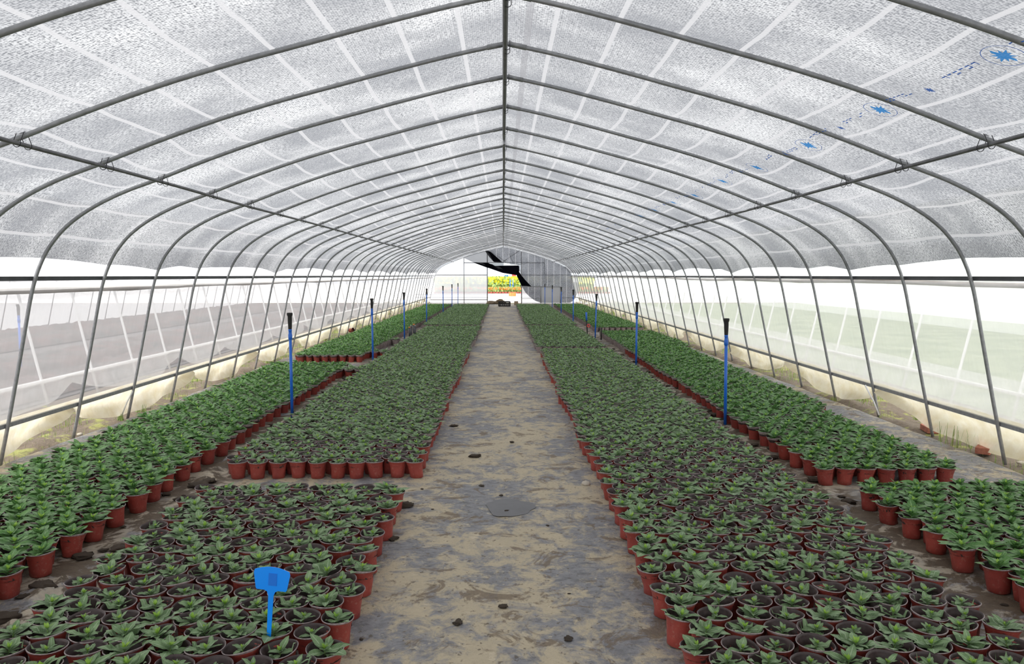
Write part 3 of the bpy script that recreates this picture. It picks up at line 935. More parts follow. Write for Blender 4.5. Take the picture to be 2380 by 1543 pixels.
# far posts, banner, crate
def crate(name, w_, d_, h_, bars, mat, loc, label, rz=0.0):
    r = empty(name, loc, rz); tag(r, label, 'crate')
    t_ = min(w_, h_) * 0.16
    for sy, nm in ((-1, 'side_lattice'), (1, 'side_lattice')):
        mb = MB()
        for i in range(bars + 1):
            x = -w_ / 2 + w_ * i / bars
            mb.box((x, sy * d_ / 2, h_ / 2), (t_ * (1.6 if i in (0, bars) else 1), t_, h_))
        for z in (t_ / 2, h_ * 0.5, h_ - t_ / 2): mb.box((0, sy * d_ / 2, z), (w_, t_ * 0.9, t_ * 1.3))
        mb.build(nm, mat, r, smooth=False)
    for sx in (-1, 1):
        mb = MB()
        for i in range(4):
            y = -d_ / 2 + d_ * i / 3
            mb.box((sx * w_ / 2, y, h_ / 2), (t_, t_, h_))
        for z in (t_ / 2, h_ * 0.5, h_ - t_ / 2): mb.box((sx * w_ / 2, 0, z), (t_ * 0.9, d_, t_ * 1.3))
        mb.build('end_lattice', mat, r, smooth=False)
    mb = MB(); mb.box((0, 0, t_ / 2), (w_, d_, t_)); mb.build('base', mat, r, smooth=False)
    return r
crate('lattice_crate', 0.52, 0.36, 0.24, 6, M['black'], (0.09, 37.6, 0.005), 'black plastic lattice crate standing at the far end of the path', 0.04)
crate('lattice_crate', 0.34, 0.3, 0.27, 4, M['orange'], (0.73, 57.5, -0.045), 'orange crate in the bright yard beyond the opening', 0.5)
for i, (x, y, z0, z1, lab) in enumerate(((0.95, 70.3, 0.0, 1.1, 'right one of two blue posts between the flower bands outside'), (0.72, 73.0, 0.0, 1.1, 'left one of two blue posts between the flower bands outside'))):
    mb = MB(); mb.tube([(x, y, z0 - 0.06), (x, y, z1)], 0.04, 8); o = mb.build('blue_post', M['blue']); tag(o, lab, 'post', 'blue posts outside')
r = empty('banner_stand', (1.4, 95, -0.05)); tag(r, 'small red banner on a dark stand behind the yellow flowers', 'banner')
mb = MB(); mb.box((0, 0, 1.55), (0.5, 0.04, 0.35)); mb.build('banner', M['red'], r, smooth=False)
mb = MB(); mb.tube([(0, 0, 0), (0, 0, 1.5)], 0.07, 8); mb.build('stand', M['rail_dark'], r)
mb = MB(); mb.box((0.5, 100, 0.75), (0.5, 0.4, 1.6)); o = mb.build('blue_cabinet', M['blue'], smooth=False); tag(o, 'small blue box standing behind the yellow flowers', 'box')
# hill and pale tunnels on the skyline
nx = 60; P = np.zeros((nx, 6, 3))
for i in range(nx):
    x = -260 + 520 * i / (nx - 1)
    hh = 4 + 22 * float(fbm(np.array([i * 0.13 + 2]), np.array([0.3]), 77, 4)[0])
    for k in range(6):
        P[i, k] = (x, 330 - 6 * (5 - k), hh * math.sin(k / 5 * math.pi / 2))
tag(grid_obj('hill', P, None, M['hill']), 'low hazy blue hill on the skyline beyond the yard', 'hill')
for k, (x, lab) in enumerate(((-8.5, 'pale arched tunnel on the skyline, left behind the yellow flowers'), (3.0, 'pale arched tunnel on the skyline, right behind the yellow flowers'))):
    mb = MB()
    prof = [(5.2 * math.cos(a), 2.5 * math.sin(a) ** 0.7) for a in np.linspace(0, math.pi, 14)]
    V = [(x + p[0], 120, p[1] - 0.1) for p in prof] + [(x + p[0], 160, p[1] - 0.1) for p in prof]
    F = [(i, i + 1, 15 + i, 14 + i) for i in range(13)] + [tuple(range(14))]
    mb.add(V, F); tag(mb.build('film_tunnel', M['shed'], smooth=False), lab, 'greenhouse', 'pale tunnels on the skyline')

# ------------------------------------------------------------------ neighbour tunnels
def neighbour(sg, lab):
    foot = 5.05
    r = empty('neighbour_tunnel', (0, 0, 0)); tag(r, 'neighbouring film tunnel seen through the ' + lab + ' wall', 'greenhouse')
    c = foot + 4.02
    ys = np.arange(1.2, 41, 1.06)
    for y in ys:
        mb = MB(); pts = [(sg * (c - x_at_z(z)), y, z) for z in (-0.02, 0.45, 0.9, 1.3, 1.48, 1.66, 1.815)]
        mb.tube(pts, 0.017, 6); mb.build('rib_leg', M['white_pipe'], r)
    if sg < 0:
        for y in ys[2:]:
            mb = MB(); mb.tube([(sg * (c + x_at_z(z)), y, z) for z in (-0.02, 0.9, 1.48)], 0.016, 6); mb.build('rib_leg', M['steel'], r)
    ns = 30
    ss = np.linspace(0.0, float(HS[-12]), ns)
    for side in (-1, 1):
        P = np.zeros((2, ns, 3)); UV = np.zeros((2, ns, 2))
        for j, y in enumerate((-4.0, 41.5)):
            x, z = prof_at(ss, 0.03); P[j, :, 0] = sg * c + side * (x - XC); P[j, :, 1] = y; P[j, :, 2] = z; UV[j, :, 0] = y; UV[j, :, 1] = ss
        grid_obj('roof_film', P, UV, M['nroof'], r)
    # wall film: the side that faces us and the far one
    for (side, zt, zb, mt) in ((-1, 1.62, 1.12 if sg > 0 else 1.45, 'nroof'), (-1, 1.12 if sg > 0 else 1.45, 0.3, 'nfilm'), (1, 1.6, 0.0, 'nroof')):
        zs = np.linspace(zt, zb, 6); P = np.zeros((2, 6, 3)); UV = np.zeros((2, 6, 2))
        for j, y in enumerate((-4.0, 41.5)):
            for k, z in enumerate(zs):
                P[j, k] = (sg * (c + side * (x_at_z(z) + 0.03)), y, z); UV[j, k] = (y, z)
        grid_obj('wall_sheet', P, UV, M[mt], r)
    mb = MB(); mb.box((sg * (c - x_at_z(0.32)), 20, 0.32), (0.03, 44, 0.03)); mb.build('low_rail', M['white_pipe'], r, smooth=False)
    return c
M['nroof'] = film_mat('neighbour_roof_film', (0.93, 0.93, 0.94), 0.5, 0.75)
M['nfilm'] = film_mat('neighbour_wall_film', (0.92, 0.92, 0.92), 0.80, 0.6)
neighbour(-1, 'left'); neighbour(1, 'right')
skirt('film_skirt', -1, [-2, 1, 3.5, 6.2, 9.1, 12.0, 13.9, 16.8, 19.8, 22.7, 25.6, 28.5, 31.5, 34.4, 37.5, 42], 0.36, M['skirt_n'], 'white film skirt of the tunnel next door, bunched along its low rail, left', 'film skirt',
      lambda z: 9.07 - x_at_z(max(z, -0.02)) - 0.12, 0.05, 5, 0.0, 41, ztie=0.26)
skirt('film_skirt', 1, [-2, 1, 4.5, 7.2, 9.8, 12.0, 15, 18, 21, 24, 27, 30, 33, 36, 39, 42], 0.46, M['skirt_n'], 'white film skirt of the tunnel next door, right', 'film skirt',
      lambda z: 9.07 - x_at_z(max(z, -0.02)) - 0.12, 0.0, 6, 0.0, 41, ztie=0.02)
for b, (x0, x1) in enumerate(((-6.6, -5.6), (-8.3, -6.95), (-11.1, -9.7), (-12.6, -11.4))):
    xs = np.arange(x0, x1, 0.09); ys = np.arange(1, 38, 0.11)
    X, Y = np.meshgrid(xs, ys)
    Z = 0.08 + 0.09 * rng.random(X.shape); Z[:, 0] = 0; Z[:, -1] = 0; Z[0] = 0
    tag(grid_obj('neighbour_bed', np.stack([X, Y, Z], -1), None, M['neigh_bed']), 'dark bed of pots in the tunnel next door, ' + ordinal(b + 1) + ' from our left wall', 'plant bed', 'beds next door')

# ------------------------------------------------------------------ potted seedlings
POT_H = 0.125
SOIL_Z = 0.088
def leaf_geo(L, W, az, el, droop, base, nl, nw, roll=0.0):
    """curved, folded, pointed leaf; returns verts, quads, uvs"""
    t = np.linspace(0, 1, nl)
    ang = el - droop * t
    dx = np.cos(ang); dz = np.sin(ang)
    step = L / (nl - 1)
    cx = np.concatenate([[0], np.cumsum((dx[1:] + dx[:-1]) / 2)]) * step
    cz = np.concatenate([[0], np.cumsum((dz[1:] + dz[:-1]) / 2)]) * step
    tt = np.clip((t - 0.10) / 0.90, 0, 1)
    wid = W * np.maximum(np.sin(math.pi * tt ** 0.80) ** 0.85, 0.0) + 0.0012 * (1 - t) + 0.0006
    c = np.linspace(-1, 1, nw)
    V = np.zeros((nl, nw, 3)); UV = np.zeros((nl, nw, 2))
    for i in range(nl):
        y = c * wid[i] * 0.5
        fold = np.abs(c) * wid[i] * 0.16 - (c ** 2) * wid[i] * 0.05
        wave = 0.0012 * math.sin(i * 2.1 + az * 3) * np.abs(c)
        nxv, nzv = -math.sin(ang[i]), math.cos(ang[i])
        h = fold + wave + roll * y
        V[i, :, 0] = cx[i] + nxv * h; V[i, :, 1] = y; V[i, :, 2] = cz[i] + nzv * h
        UV[i, :, 0] = (c + 1) / 2; UV[i, :, 1] = t[i]
    ca, sa = math.cos(az), math.sin(az)
    X = V[..., 0] * ca - V[..., 1] * sa; Yv = V[..., 0] * sa + V[..., 1] * ca
    V[..., 0] = X + base[0]; V[..., 1] = Yv + base[1]; V[..., 2] += base[2]
    idx = np.arange(nl * nw).reshape(nl, nw)
    q = np.stack([idx[:-1, :-1], idx[1:, :-1], idx[1:, 1:], idx[:-1, 1:]], -1).reshape(-1, 4)
    return V.reshape(-1, 3), q, UV.reshape(-1, 2)

def seedling(rs, size, nleaf, nl, nw, lod=0):
    Vs, Qs, Us, Ms = [], [], [], []; n = 0
    az = rs.uniform(0, 6.28); hgt = rs.uniform(0.022, 0.040) * size
    lean = (rs.uniform(-0.008, 0.008), rs.uniform(-0.008, 0.008))
    def put(v, q, u, m):
        nonlocal n
        Vs.append(v); Qs.append(q + n); Us.append(u[q.ravel()]); Ms.append(np.full(len(q), m)); n += len(v)
    for i in range(nleaf):
        f = i / max(nleaf - 1, 1)
        az += 2.4 + rs.uniform(-0.35, 0.35)
        L = (0.072 * (1 - f) ** 0.55 + 0.030) * size * rs.uniform(0.75, 1.18)
        W = L * rs.uniform(0.36, 0.48)
        el = R(10 + 34 * f + rs.uniform(-10, 18)); dr = R(rs.uniform(10, 62) * (1 - 0.3 * f))
        b = (lean[0] * f, lean[1] * f, SOIL_Z + 0.006 + hgt * (0.25 + 0.75 * f))
        v, q, u = leaf_geo(L, W, az, el, dr, b, nl, nw, rs.uniform(-0.35, 0.35))
        rad = np.hypot(v[:, 0], v[:, 1])
        lim = np.where(rad > 0.055, 0.129 + 0.0 * rad, SOIL_Z + 0.006)
        v[:, 2] = np.where(v[:, 2] < lim, lim + (lim - v[:, 2]) * 0.05, v[:, 2])
        put(v, q, u, 0)
    ny = 6 if lod == 0 else 3
    for i in range(ny):
        az += 2.3
        L = rs.uniform(0.018, 0.032) * size
        put(*leaf_geo(L, L * 0.40, az, R(rs.uniform(45, 78)), R(20), (lean[0], lean[1], SOIL_Z + 0.008 + hgt), 4 if lod == 0 else 3, 3, 0), 1)
    if lod == 0:
        k = 6; V = []; 
        for z, rr in ((SOIL_Z - 0.004, 0.0028), (SOIL_Z + 0.01 + hgt, 0.0018)):
            fz = (z - SOIL_Z) / (hgt + 0.01)
            for j in range(k):
                a = 6.283 * j / k; V.append((lean[0] * fz + rr * math.cos(a), lean[1] * fz + rr * math.sin(a), z))
        q = np.array([(j, (j + 1) % k, k + (j + 1) % k, k + j) for j in range(k)])
        put(np.array(V), q, np.zeros((2 * k, 2)), 2)
    return np.concatenate(Vs), np.concatenate(Qs), np.concatenate(Us), np.concatenate(Ms)

def pot_geo(rs, n, lod=0):
    """thin red nursery pot, slightly crumpled; material 0 outside, 1 inside, 2 rim"""
    if lod == 0:
        prof = [(0.043, 0.0, 0), (0.0485, 0.004, 0), (0.052, 0.035, 0), (0.0565, 0.07, 0), (0.0605, 0.100, 0), (0.0655, 0.112, 0), (0.0685, 0.1195, 0), (0.0705, 0.122, 2), (0.0712, 0.1245, 2), (0.0690, 0.1262, 2),
                (0.0665, 0.1245, 1), (0.0640, 0.1165, 1), (0.0635, 0.1100, 1), (0.0600, 0.1040, 1), (0.0575, 0.0860, 1)]
    elif lod == 1:
        prof = [(0.046, 0.0, 0), (0.060, 0.100, 0), (0.070, 0.121, 2), (0.070, 0.126, 2), (0.064, 0.116, 1), (0.058, 0.086, 1)]
    else:
        prof = [(0.047, 0.0, 0), (0.069, 0.120, 2), (0.070, 0.126, 1), (0.058, 0.088, 1)]
    ph = [rs.uniform(0, 6.28) for _ in range(4)]
    am = rs.uniform(0.0, 1.0) ** 1.5
    el = rs.uniform(-0.09, 0.04)
    V = []
    for (r_, z, m) in prof:
        zt = z / POT_H
        for j in range(n):
            a = 2 * math.pi * j / n
            k = 1 + el * math.cos(2 * (a - ph[3])) * zt
            crump = math.sin(math.pi * min(zt, 1)) ** 1.0 * am
            k += crump * (-0.13 * max(0, math.sin(3 * a + ph[0] + zt * 5)) - 0.08 * max(0, math.sin(5 * a + ph[1] - zt * 8)))
            lowk = (1 - zt) * am
            k += lowk * 0.05 * math.sin(4 * a + ph[2])
            k = min(k, 1.035)
            V.append((r_ * k * math.cos(a), r_ * k * math.sin(a), z + (0.004 * math.sin(2 * a + ph[1]) * am * (1 if m else 0))))
    Q = []; MI = []
    for i in range(len(prof) - 1):
        for j in range(n):
            Q.append((i * n + j, i * n + (j + 1) % n, (i + 1) * n + (j + 1) % n, (i + 1) * n + j)); MI.append(prof[i + 1][2])
    return np.array(V), np.array(Q), np.zeros((len(Q) * 4, 2)), np.array(MI)

def soil_geo(rs, n, lod=0):
    V = [];  rings = [(0.0585, 0.0), (0.042, 0.003), (0.02, 0.006), (0.001, 0.004)] if lod == 0 else [(0.0585, 0.0), (0.001, 0.004)]
    for (r_, dz) in rings:
        for j in range(n):
            a = 2 * math.pi * j / n
            V.append((r_ * math.cos(a), r_ * math.sin(a), SOIL_Z + dz + (rs.uniform(-0.003, 0.004) if r_ < 0.05 else 0)))
    Q = []
    for i in range(len(rings) - 1):
        for j in range(n):
            Q.append((i * n + j, i * n + (j + 1) % n, (i + 1) * n + (j + 1) % n, (i + 1) * n + j))
    return np.array(V), np.array(Q), np.zeros((len(Q) * 4, 2)), np.zeros(len(Q), dtype=int)

def np_mesh(name, g, mats):
    me = bpy.data.meshes.new(name); fill_mesh(me, g[0], g[1], g[2], g[3], True)
    for m in mats: me.materials.append(m)
    return me

rs = random.Random(3)
POTS0 = [pot_geo(rs, 28, 0) for _ in range(10)]
POTS0M = [np_mesh('pot', g, [M['pot'], M['pot_in'], M['pot_rim']]) for g in POTS0]
SOIL0 = [soil_geo(rs, 16, 0) for _ in range(3)]
SOIL0M = [np_mesh('soil', g, [M['potsoil']]) for g in SOIL0]
PL0 = {0: [seedling(rs, rs.uniform(0.60, 1.05), rs.randint(8, 13), 8, 5, 0) for _ in range(24)],
       1: [seedling(rs, rs.uniform(0.98, 1.22), rs.randint(13, 17), 8, 5, 0) for _ in range(16)]}
PL0M = {0: [np_mesh('seedling', g, [M['leaf'], M['young'], M['stem']]) for g in PL0[0]],
        1: [np_mesh('seedling', g, [M['leaf_o'], M['young'], M['stem']]) for g in PL0[1]]}
def lod_set(lod):
    r_ = random.Random(50 + lod)
    nl, nw = ((5, 3) if lod == 1 else (4, 3))
    pots = [pot_geo(r_, 12 if lod == 1 else 8, lod) for _ in range(8)]
    soils = [soil_geo(r_, 12 if lod == 1 else 8, lod) for _ in range(2)]
    pl = {0: [seedling(r_, r_.uniform(0.9, 1.15), 12 if lod == 1 else 10, nl, nw, lod) for _ in range(12)],
          1: [seedling(r_, r_.uniform(1.0, 1.25), 14 if lod == 1 else 12, nl, nw, lod) for _ in range(12)]}
    return pots, soils, pl
LODS = {0: (POTS0, SOIL0, PL0), 1: lod_set(1), 2: lod_set(2)}

# beds ---------------------------------------------------------------
# (bed key, x of the path-side column, columns, direction, y0, y1, label phrase)
PITCH_X, PITCH_Y = 0.1455, 0.1285
pots = []   # dict
def bed(key, xfn, ncfn, sgn, y0, y1, phrase, first_row, kind, gap=0.0):
    n = 0; y = y0
    while y <= y1:
        stag = (n % 2) * 0.5 * PITCH_X * 0.9
        nc = ncfn(y)
        xb = xfn(y)
        for c in range(nc):
            jx, jy = rng.uniform(-0.007, 0.007), rng.uniform(-0.007, 0.007)
            jx += 0.012 * (vnoise(np.array([y * 1.3]), np.array([c * 0.5 + xb]), 5)[0] - 0.5)
            if c == 0 and rng.random() < 0.25: jx -= sgn * rng.uniform(0.0, 0.03)
            pots.append(dict(x=sgn * (xb + stag + c * PITCH_X) + jx, y=y + jy + 0.01 * math.sin(c * 1.3 + n), row=first_row + n, col=c, nc=nc, bed=phrase, kind=kind))
        y += PITCH_Y; n += 1
    return n
def wv(y, s, a=0.025): return a * 2 * (float(vnoise(np.array([y * 0.9]), np.array([s * 1.0]), s)[0]) - 0.5)
bed('LI', lambda y: 0.685 + wv(y, 1), lambda y: 9, -1, 2.28, 5.05, 'front block of left path-side bed', 1, 0)
bed('LI', lambda y: 0.665 + wv(y, 2), lambda y: 10, -1, 5.69, 21.0, 'second block of left path-side bed', 1, 0)
bed('LI', lambda y: 0.69 + wv(y, 3), lambda y: 11, -1, 21.6, 37.0, 'back block of left path-side bed', 1, 0)
bed('RI', lambda y: 0.735 + wv(y, 4), lambda y: 9, 1, 2.28, 14.6, 'front block of right path-side bed', 1, 0)
bed('RI', lambda y: 0.72 + wv(y, 5), lambda y: 9, 1, 14.95, 21.3, 'middle block of right path-side bed', 1, 0)
bed('RI', lambda y: 0.70 + wv(y, 6), lambda y: 10, 1, 21.75, 37.0, 'back block of right path-side bed', 1, 0)
bed('LO', lambda y: float(np.interp(y, [2, 5, 7, 12], [2.33, 2.33, 2.40, 2.46])) + wv(y, 7), lambda y: 7 if y < 5.0 else 8, -1, 2.28, 12.2, 'front block of outer left bed', 1, 1)
bed('LO', lambda y: 2.49 + wv(y, 8), lambda y: 8, -1, 13.4, 37.0, 'back block of outer left bed', 1, 1)
bed('RO', lambda y: 2.37 + wv(y, 9), lambda y: 8, 1, 2.28, 5.02, 'front block of outer right bed', 1, 1)
bed('RO', lambda y: float(np.interp(y, [5, 8, 19], [2.33, 2.31, 2.46])) + wv(y, 10), lambda y: 7 if y < 8 else (8 if y < 15 else 9), 1, 5.46, 19.2, 'second block of outer right bed', 1, 1)
bed('RO', lambda y: 2.50 + wv(y, 11), lambda y: 9, 1, 20.5, 37.0, 'back block of outer right bed', 1, 1)
for (cx, cy, nx_, ny_) in ((-2.12, 11.35, 3, 3), (-2.17, 14.0, 3, 3), (-2.30, 16.6, 2, 3)):
    for i in range(nx_):
        for j in range(ny_):
            pots.append(dict(x=cx - i * 0.145, y=cy + j * 0.14, row=j + 1, col=i, nc=nx_, bed='stray', kind=0, stray=True))

# how large each pot shows in the photo
Rm = cam.rotation_euler.to_matrix(); Rt = Rm.transposed()
def project(p):
    q = Rt @ (Vector(p) - cam.location)
    return 1190 + F_PX * q.x / -q.z, 771.5 - F_PX * q.y / -q.z, -q.z
for p in pots:
    u, v, d = project((p['x'], p['y'], 0.13))
    p['d'] = d
    p['in'] = (-30 < u < 2410) and (v < 1575)
cand = sorted([p for p in pots if p['in'] and not p.get('stray')], key=lambda p: p['d'])
for p in cand[:300]: p['ind'] = True

def colword(p):
    side = 'path' if 'path-side' in p['bed'] else 'aisle'
    if p['col'] == 0: return 'at the ' + side + ' edge'
    return ordinal(p['col'] + 1) + ' from the ' + side
CNT = 0
minrow = {}
for p in pots:
    if p.get('ind'): minrow[p['bed']] = min(minrow.get(p['bed'], 999), p['row'])
NUM = {}
for p in pots:
    p['tilt'] = (rng.normal() * 0.05, rng.normal() * 0.05); p['rz'] = rng.uniform(0, 6.283); p['rz2'] = rng.uniform(0, 6.283)
    p['pi'] = int(rng.integers(0, 10)); p['si'] = int(rng.integers(0, 3)); p['li'] = int(rng.integers(0, 48)); p['sc'] = rng.uniform(0.9, 1.12)
for p in pots:
    if not p.get('ind'): continue
    r = empty('potted_seedling', (p['x'], p['y'], 0.0), 0.0)
    r.rotation_euler = (p['tilt'][0], p['tilt'][1], p['rz'])
    row = p['row'] - minrow[p['bed']] + 1
    tag(r, 'red potted seedling, row %s, %s, %s' % (['', 'one', 'two', 'three', 'four', 'five', 'six', 'seven', 'eight', 'nine', 'ten', 'eleven', 'twelve', 'thirteen', 'fourteen', 'fifteen', 'sixteen', 'seventeen', 'eighteen', 'nineteen', 'twenty',
        'twenty-one', 'twenty-two', 'twenty-three', 'twenty-four', 'twenty-five'][row], colword(p), p['bed']), 'potted plant', 'potted seedlings standing in the beds')
    o = bpy.data.objects.new('pot', POTS0M[p['pi']]); COL.objects.link(o); o.parent = r
    o = bpy.data.objects.new('soil', SOIL0M[p['si']]); COL.objects.link(o); o.parent = r
    o = bpy.data.objects.new('seedling', PL0M[p['kind']][p['li'] % len(PL0M[p['kind']])]); COL.objects.link(o); o.parent = r
    o.rotation_euler = (0, 0, p['rz2']); o.scale = (p['sc'], p['sc'], 1.0)

# all the others together ------------------------------------------------
Vs, Qs, Us, Ms = [], [], [], []
n = 0
for p in pots:
    if p.get('ind'): continue
    lod = 0 if p['d'] < 6.5 else (1 if p['d'] < 15 else 2)
    P_, S_, L_ = LODS[lod]
    ca, sa = math.cos(p['rz']), math.sin(p['rz']); ta, tb = p['tilt']
    off = np.array([p['x'], p['y'], 0.0])
    lk = L_[p['kind']]
    for kind, g, base in ((0, P_[p['pi'] % len(P_)], 0), (1, S_[p['si'] % len(S_)], 3), (2, lk[p['li'] % len(lk)], 4 if p['kind'] == 0 else 5)):
        v, q, uvl, mi = g
        if kind == 2:
            c2, s2 = math.cos(p['rz2']) * p['sc'], math.sin(p['rz2']) * p['sc']
            x = v[:, 0] * c2 - v[:, 1] * s2; y = v[:, 0] * s2 + v[:, 1] * c2
            mm = np.where(mi == 0, base, 6 + mi - 1)
        else:
            x = v[:, 0] * ca - v[:, 1] * sa; y = v[:, 0] * sa + v[:, 1] * ca
            mm = mi + base
        z = v[:, 2]
        Vs.append(np.stack([x + z * tb, y - z * ta, z], 1) + off); Qs.append(q + n); Us.append(uvl); Ms.append(mm); n += len(v)
me = bpy.data.meshes.new('potted_seedlings')
fill_mesh(me, np.concatenate(Vs), np.concatenate(Qs), np.concatenate(Us), np.concatenate(Ms), True)
for k in ('pot', 'pot_in', 'pot_rim', 'potsoil', 'leaf', 'leaf_o', 'young', 'stem'): me.materials.append(M[k])
o = bpy.data.objects.new('potted_seedlings', me); COL.objects.link(o)
tag(o, 'thousands of green seedlings in red pots filling the beds behind the nearest rows', 'potted plants', kind='stuff')
print('POTS', len(pots), 'faces', sum(len(q) for q in Qs))
del Vs, Qs, Us, Ms

# ------------------------------------------------------------------ blue sign in a pot
sg_ = empty('plant_sign', (-0.905, 2.885, 0.0)); sg_.rotation_euler = (R(-4), R(2.5), R(-10))
tag(sg_, 'bright blue plastic plant label on a stake in a front pot', 'plant label')
def extrude(pts, th, mat, name, parent, y=0.0):
    nn = len(pts); V = [(p[0], y - th / 2, p[1]) for p in pts] + [(p[0], y + th / 2, p[1]) for p in pts]
    F = [tuple(range(nn)), tuple(range(2 * nn - 1, nn - 1, -1))] + [(i, nn + i, nn + (i + 1) % nn, (i + 1) % nn) for i in range(nn)]
    mb = MB(); mb.add(V, F); return mb.build(name, mat, parent, smooth=False)
pts = []
HW, ZT, ZB = 0.074, 0.372, 0.296
for i in range(13):
    t = i / 12; x = -HW + 2 * HW * t
    pts.append((x * 0.95, ZT + 0.014 * (1 - (2 * t - 1) ** 2)))
pts = [(-HW, ZT - 0.012)] + pts + [(HW, ZT - 0.012), (HW * 0.86, ZB + 0.006), (HW * 0.80, ZB), (0.028, ZB), (0.016, ZB - 0.006), (0.011, ZB - 0.02),
       (-0.011, ZB - 0.02), (-0.016, ZB - 0.006), (-0.028, ZB), (-HW * 0.80, ZB), (-HW * 0.86, ZB + 0.006)]
extrude(pts, 0.003, M['blue_sign'], 'label_plate', sg_)
extrude([(-0.0105, ZB - 0.015), (0.0105, ZB - 0.015), (0.0075, 0.08), (0.0, 0.065), (-0.0075, 0.08)], 0.0035, M['blue_sign'], 'stake', sg_)
st = extrude([(-0.012, 0.315), (0.022, 0.315), (0.022, 0.362), (-0.012, 0.362)], 0.0012, M['blue_dark'], 'sticker', sg_, -0.0024)
st['label'] = 'darker blue square patch'

# ------------------------------------------------------------------ blue poles with black grips
def pole_parts():
    ms = {}
    mb = MB(); mb.tube([(0, 0, -0.05), (0, 0, 0.90)], 0.0155, 14); ms['shaft'] = (mb.mesh('shaft', M['blue']))
    mb = MB(); mb.lathe([(0.016, 0.80), (0.0205, 0.805), (0.021, 0.83), (0.0205, 0.852), (0.0175, 0.858), (0.0165, 0.885), (0.019, 0.889), (0.019, 0.905), (0.012, 0.908), (0.012, 0.93)], 14)
    ms['coupling'] = mb.mesh('coupling', M['blue'])
    mb = MB(); mb.lathe([(0.001, 0.905), (0.0175, 0.905), (0.019, 0.915), (0.0225, 0.99), (0.0225, 1.035), (0.0285, 1.048), (0.0300, 1.056), (0.0300, 1.068), (0.026, 1.072), (0.001, 1.072)], 16)
    ms['black_cap'] = mb.mesh('black_cap', M['black'])
    return ms
PP = pole_parts()
poles_l = [(-2.225, 8.13), (-2.215, 13.2), (-2.27, 17.9), (-2.26, 23.0), (-2.20, 28.7), (-2.22, 34.0), (-2.22, 38.5)]
poles_r = [(2.245, 7.70), (2.17, 12.5), (2.16, 18.0), (2.12, 23.2), (2.15, 28.4), (2.15, 33.5), (2.16, 39.5)]
for side, L in (('left', poles_l), ('right', poles_r)):
    for k, (x, y) in enumerate(L):
        r = empty('blue_pole', (x, y, 0), random.uniform(0, 6))
        r.rotation_euler = (random.uniform(-0.008, 0.008), {('left', 3): 0.012, ('right', 2): 0.028}.get((side, k), random.uniform(-0.01, 0.01)), 0)
        if side == 'left': r.scale = (1, 1, 1.035)
        tag(r, 'blue pole with black cap in the %s aisle, %s' % (side, 'nearest the camera' if k == 0 else ordinal(k + 1) + ' from the camera'), 'pole', 'blue poles standing in the aisles')
        for nm in ('shaft', 'coupling', 'black_cap'):
            o = bpy.data.objects.new(nm, PP[nm]); COL.objects.link(o); o.parent = r
for (x, y, lab) in ((-7.2, 11.6, 'hazy blue pole seen through the left film, in the tunnel next door'),):
    r = empty('blue_pole', (x, y, 0)); tag(r, lab, 'pole', 'blue poles standing in the aisles')
    for nm in ('shaft', 'coupling', 'black_cap'):
        o = bpy.data.objects.new(nm, PP[nm]); COL.objects.link(o); o.parent = r

# dark tubes beside a left pole, black stakes and a hose valve on the right
for k, (dx, dy, h_) in enumerate(((0.05, 0.1, 0.26), (0.10, 0.0, 0.30), (0.15, 0.12, 0.33), (0.19, 0.02, 0.30))):
    r = empty('dark_tube', (-2.25 + dx, 18.2 + dy, 0)); tag(r, 'dark grey plastic tube, %s of four standing behind the third left pole' % ['leftmost', 'second', 'third', 'rightmost'][k], 'tube', 'dark tubes in the left aisle')
    mb = MB(); mb.tube([(0, 0, 0), (0, 0, h_)], 0.021, 10); mb.build('tube', M['rail_dark'], r)
    mb = MB(); mb.tube([(0, 0, h_), (0, 0, h_ + 0.025)], 0.023, 10); mb.build('tube_end', M['orange'] if k in (0, 2) else M['steel'], r)
for k, (x, y, h_) in enumerate(((2.08, 18.9, 0.24), (2.21, 18.4, 0.24), (2.30, 18.0, 0.28))):
    mb = MB(); mb.tube([(x, y, -0.02), (x + 0.01 * (k - 1), y, h_)], [0.013, 0.017], 8); o = mb.build('black_stake', M['black'])
    tag(o, 'short black stake in the right aisle, %s of three' % ['left', 'middle', 'right'][k], 'stake', 'black stakes in the right aisle')
r = empty('valve_stand', (2.26, 20.6, 0)); tag(r, 'upright blue and black pipe with a round red valve in the right aisle', 'valve')
mb = MB(); mb.tube([(0, 0, -0.02), (-0.02, 0, 0.30)], 0.016, 8); mb.build('lower_pipe', M['black'], r)
mb = MB(); mb.tube([(-0.02, 0, 0.30), (-0.03, 0, 0.52)], 0.024, 10); mb.build('upper_pipe', M['blue'], r)
mb = MB(); mb.tube([(0.03 + 0.035 * math.cos(a), -0.03, 0.16 + 0.035 * math.sin(a)) for a in np.linspace(0, 6.283, 16)], 0.012, 6); mb.build('valve_wheel', M['red'], r)

# ------------------------------------------------------------------ bricks, stones, clods
def brick(x, y, rz, z, lab):
    r = empty('brick', (x, y, z), rz); tag(r, lab, 'brick', 'bricks beside the right wall')
    mb = MB(); L_, W_, H_ = 0.225, 0.11, 0.055
    mb.box((0, 0, H_ / 2), (L_, W_, H_))
    o = mb.build('body', M['brick'], r, smooth=False)
    bv = o.modifiers.new('bevel', 'BEVEL'); bv.width = 0.004; bv.segments = 2
brick(4.13, 7.35, R(78), -0.005, 'flat red brick lying beside the second right rib foot')
brick(4.10, 6.45, R(50), 0.0, 'red brick half under the cream skirt by the nearest right rib foot')

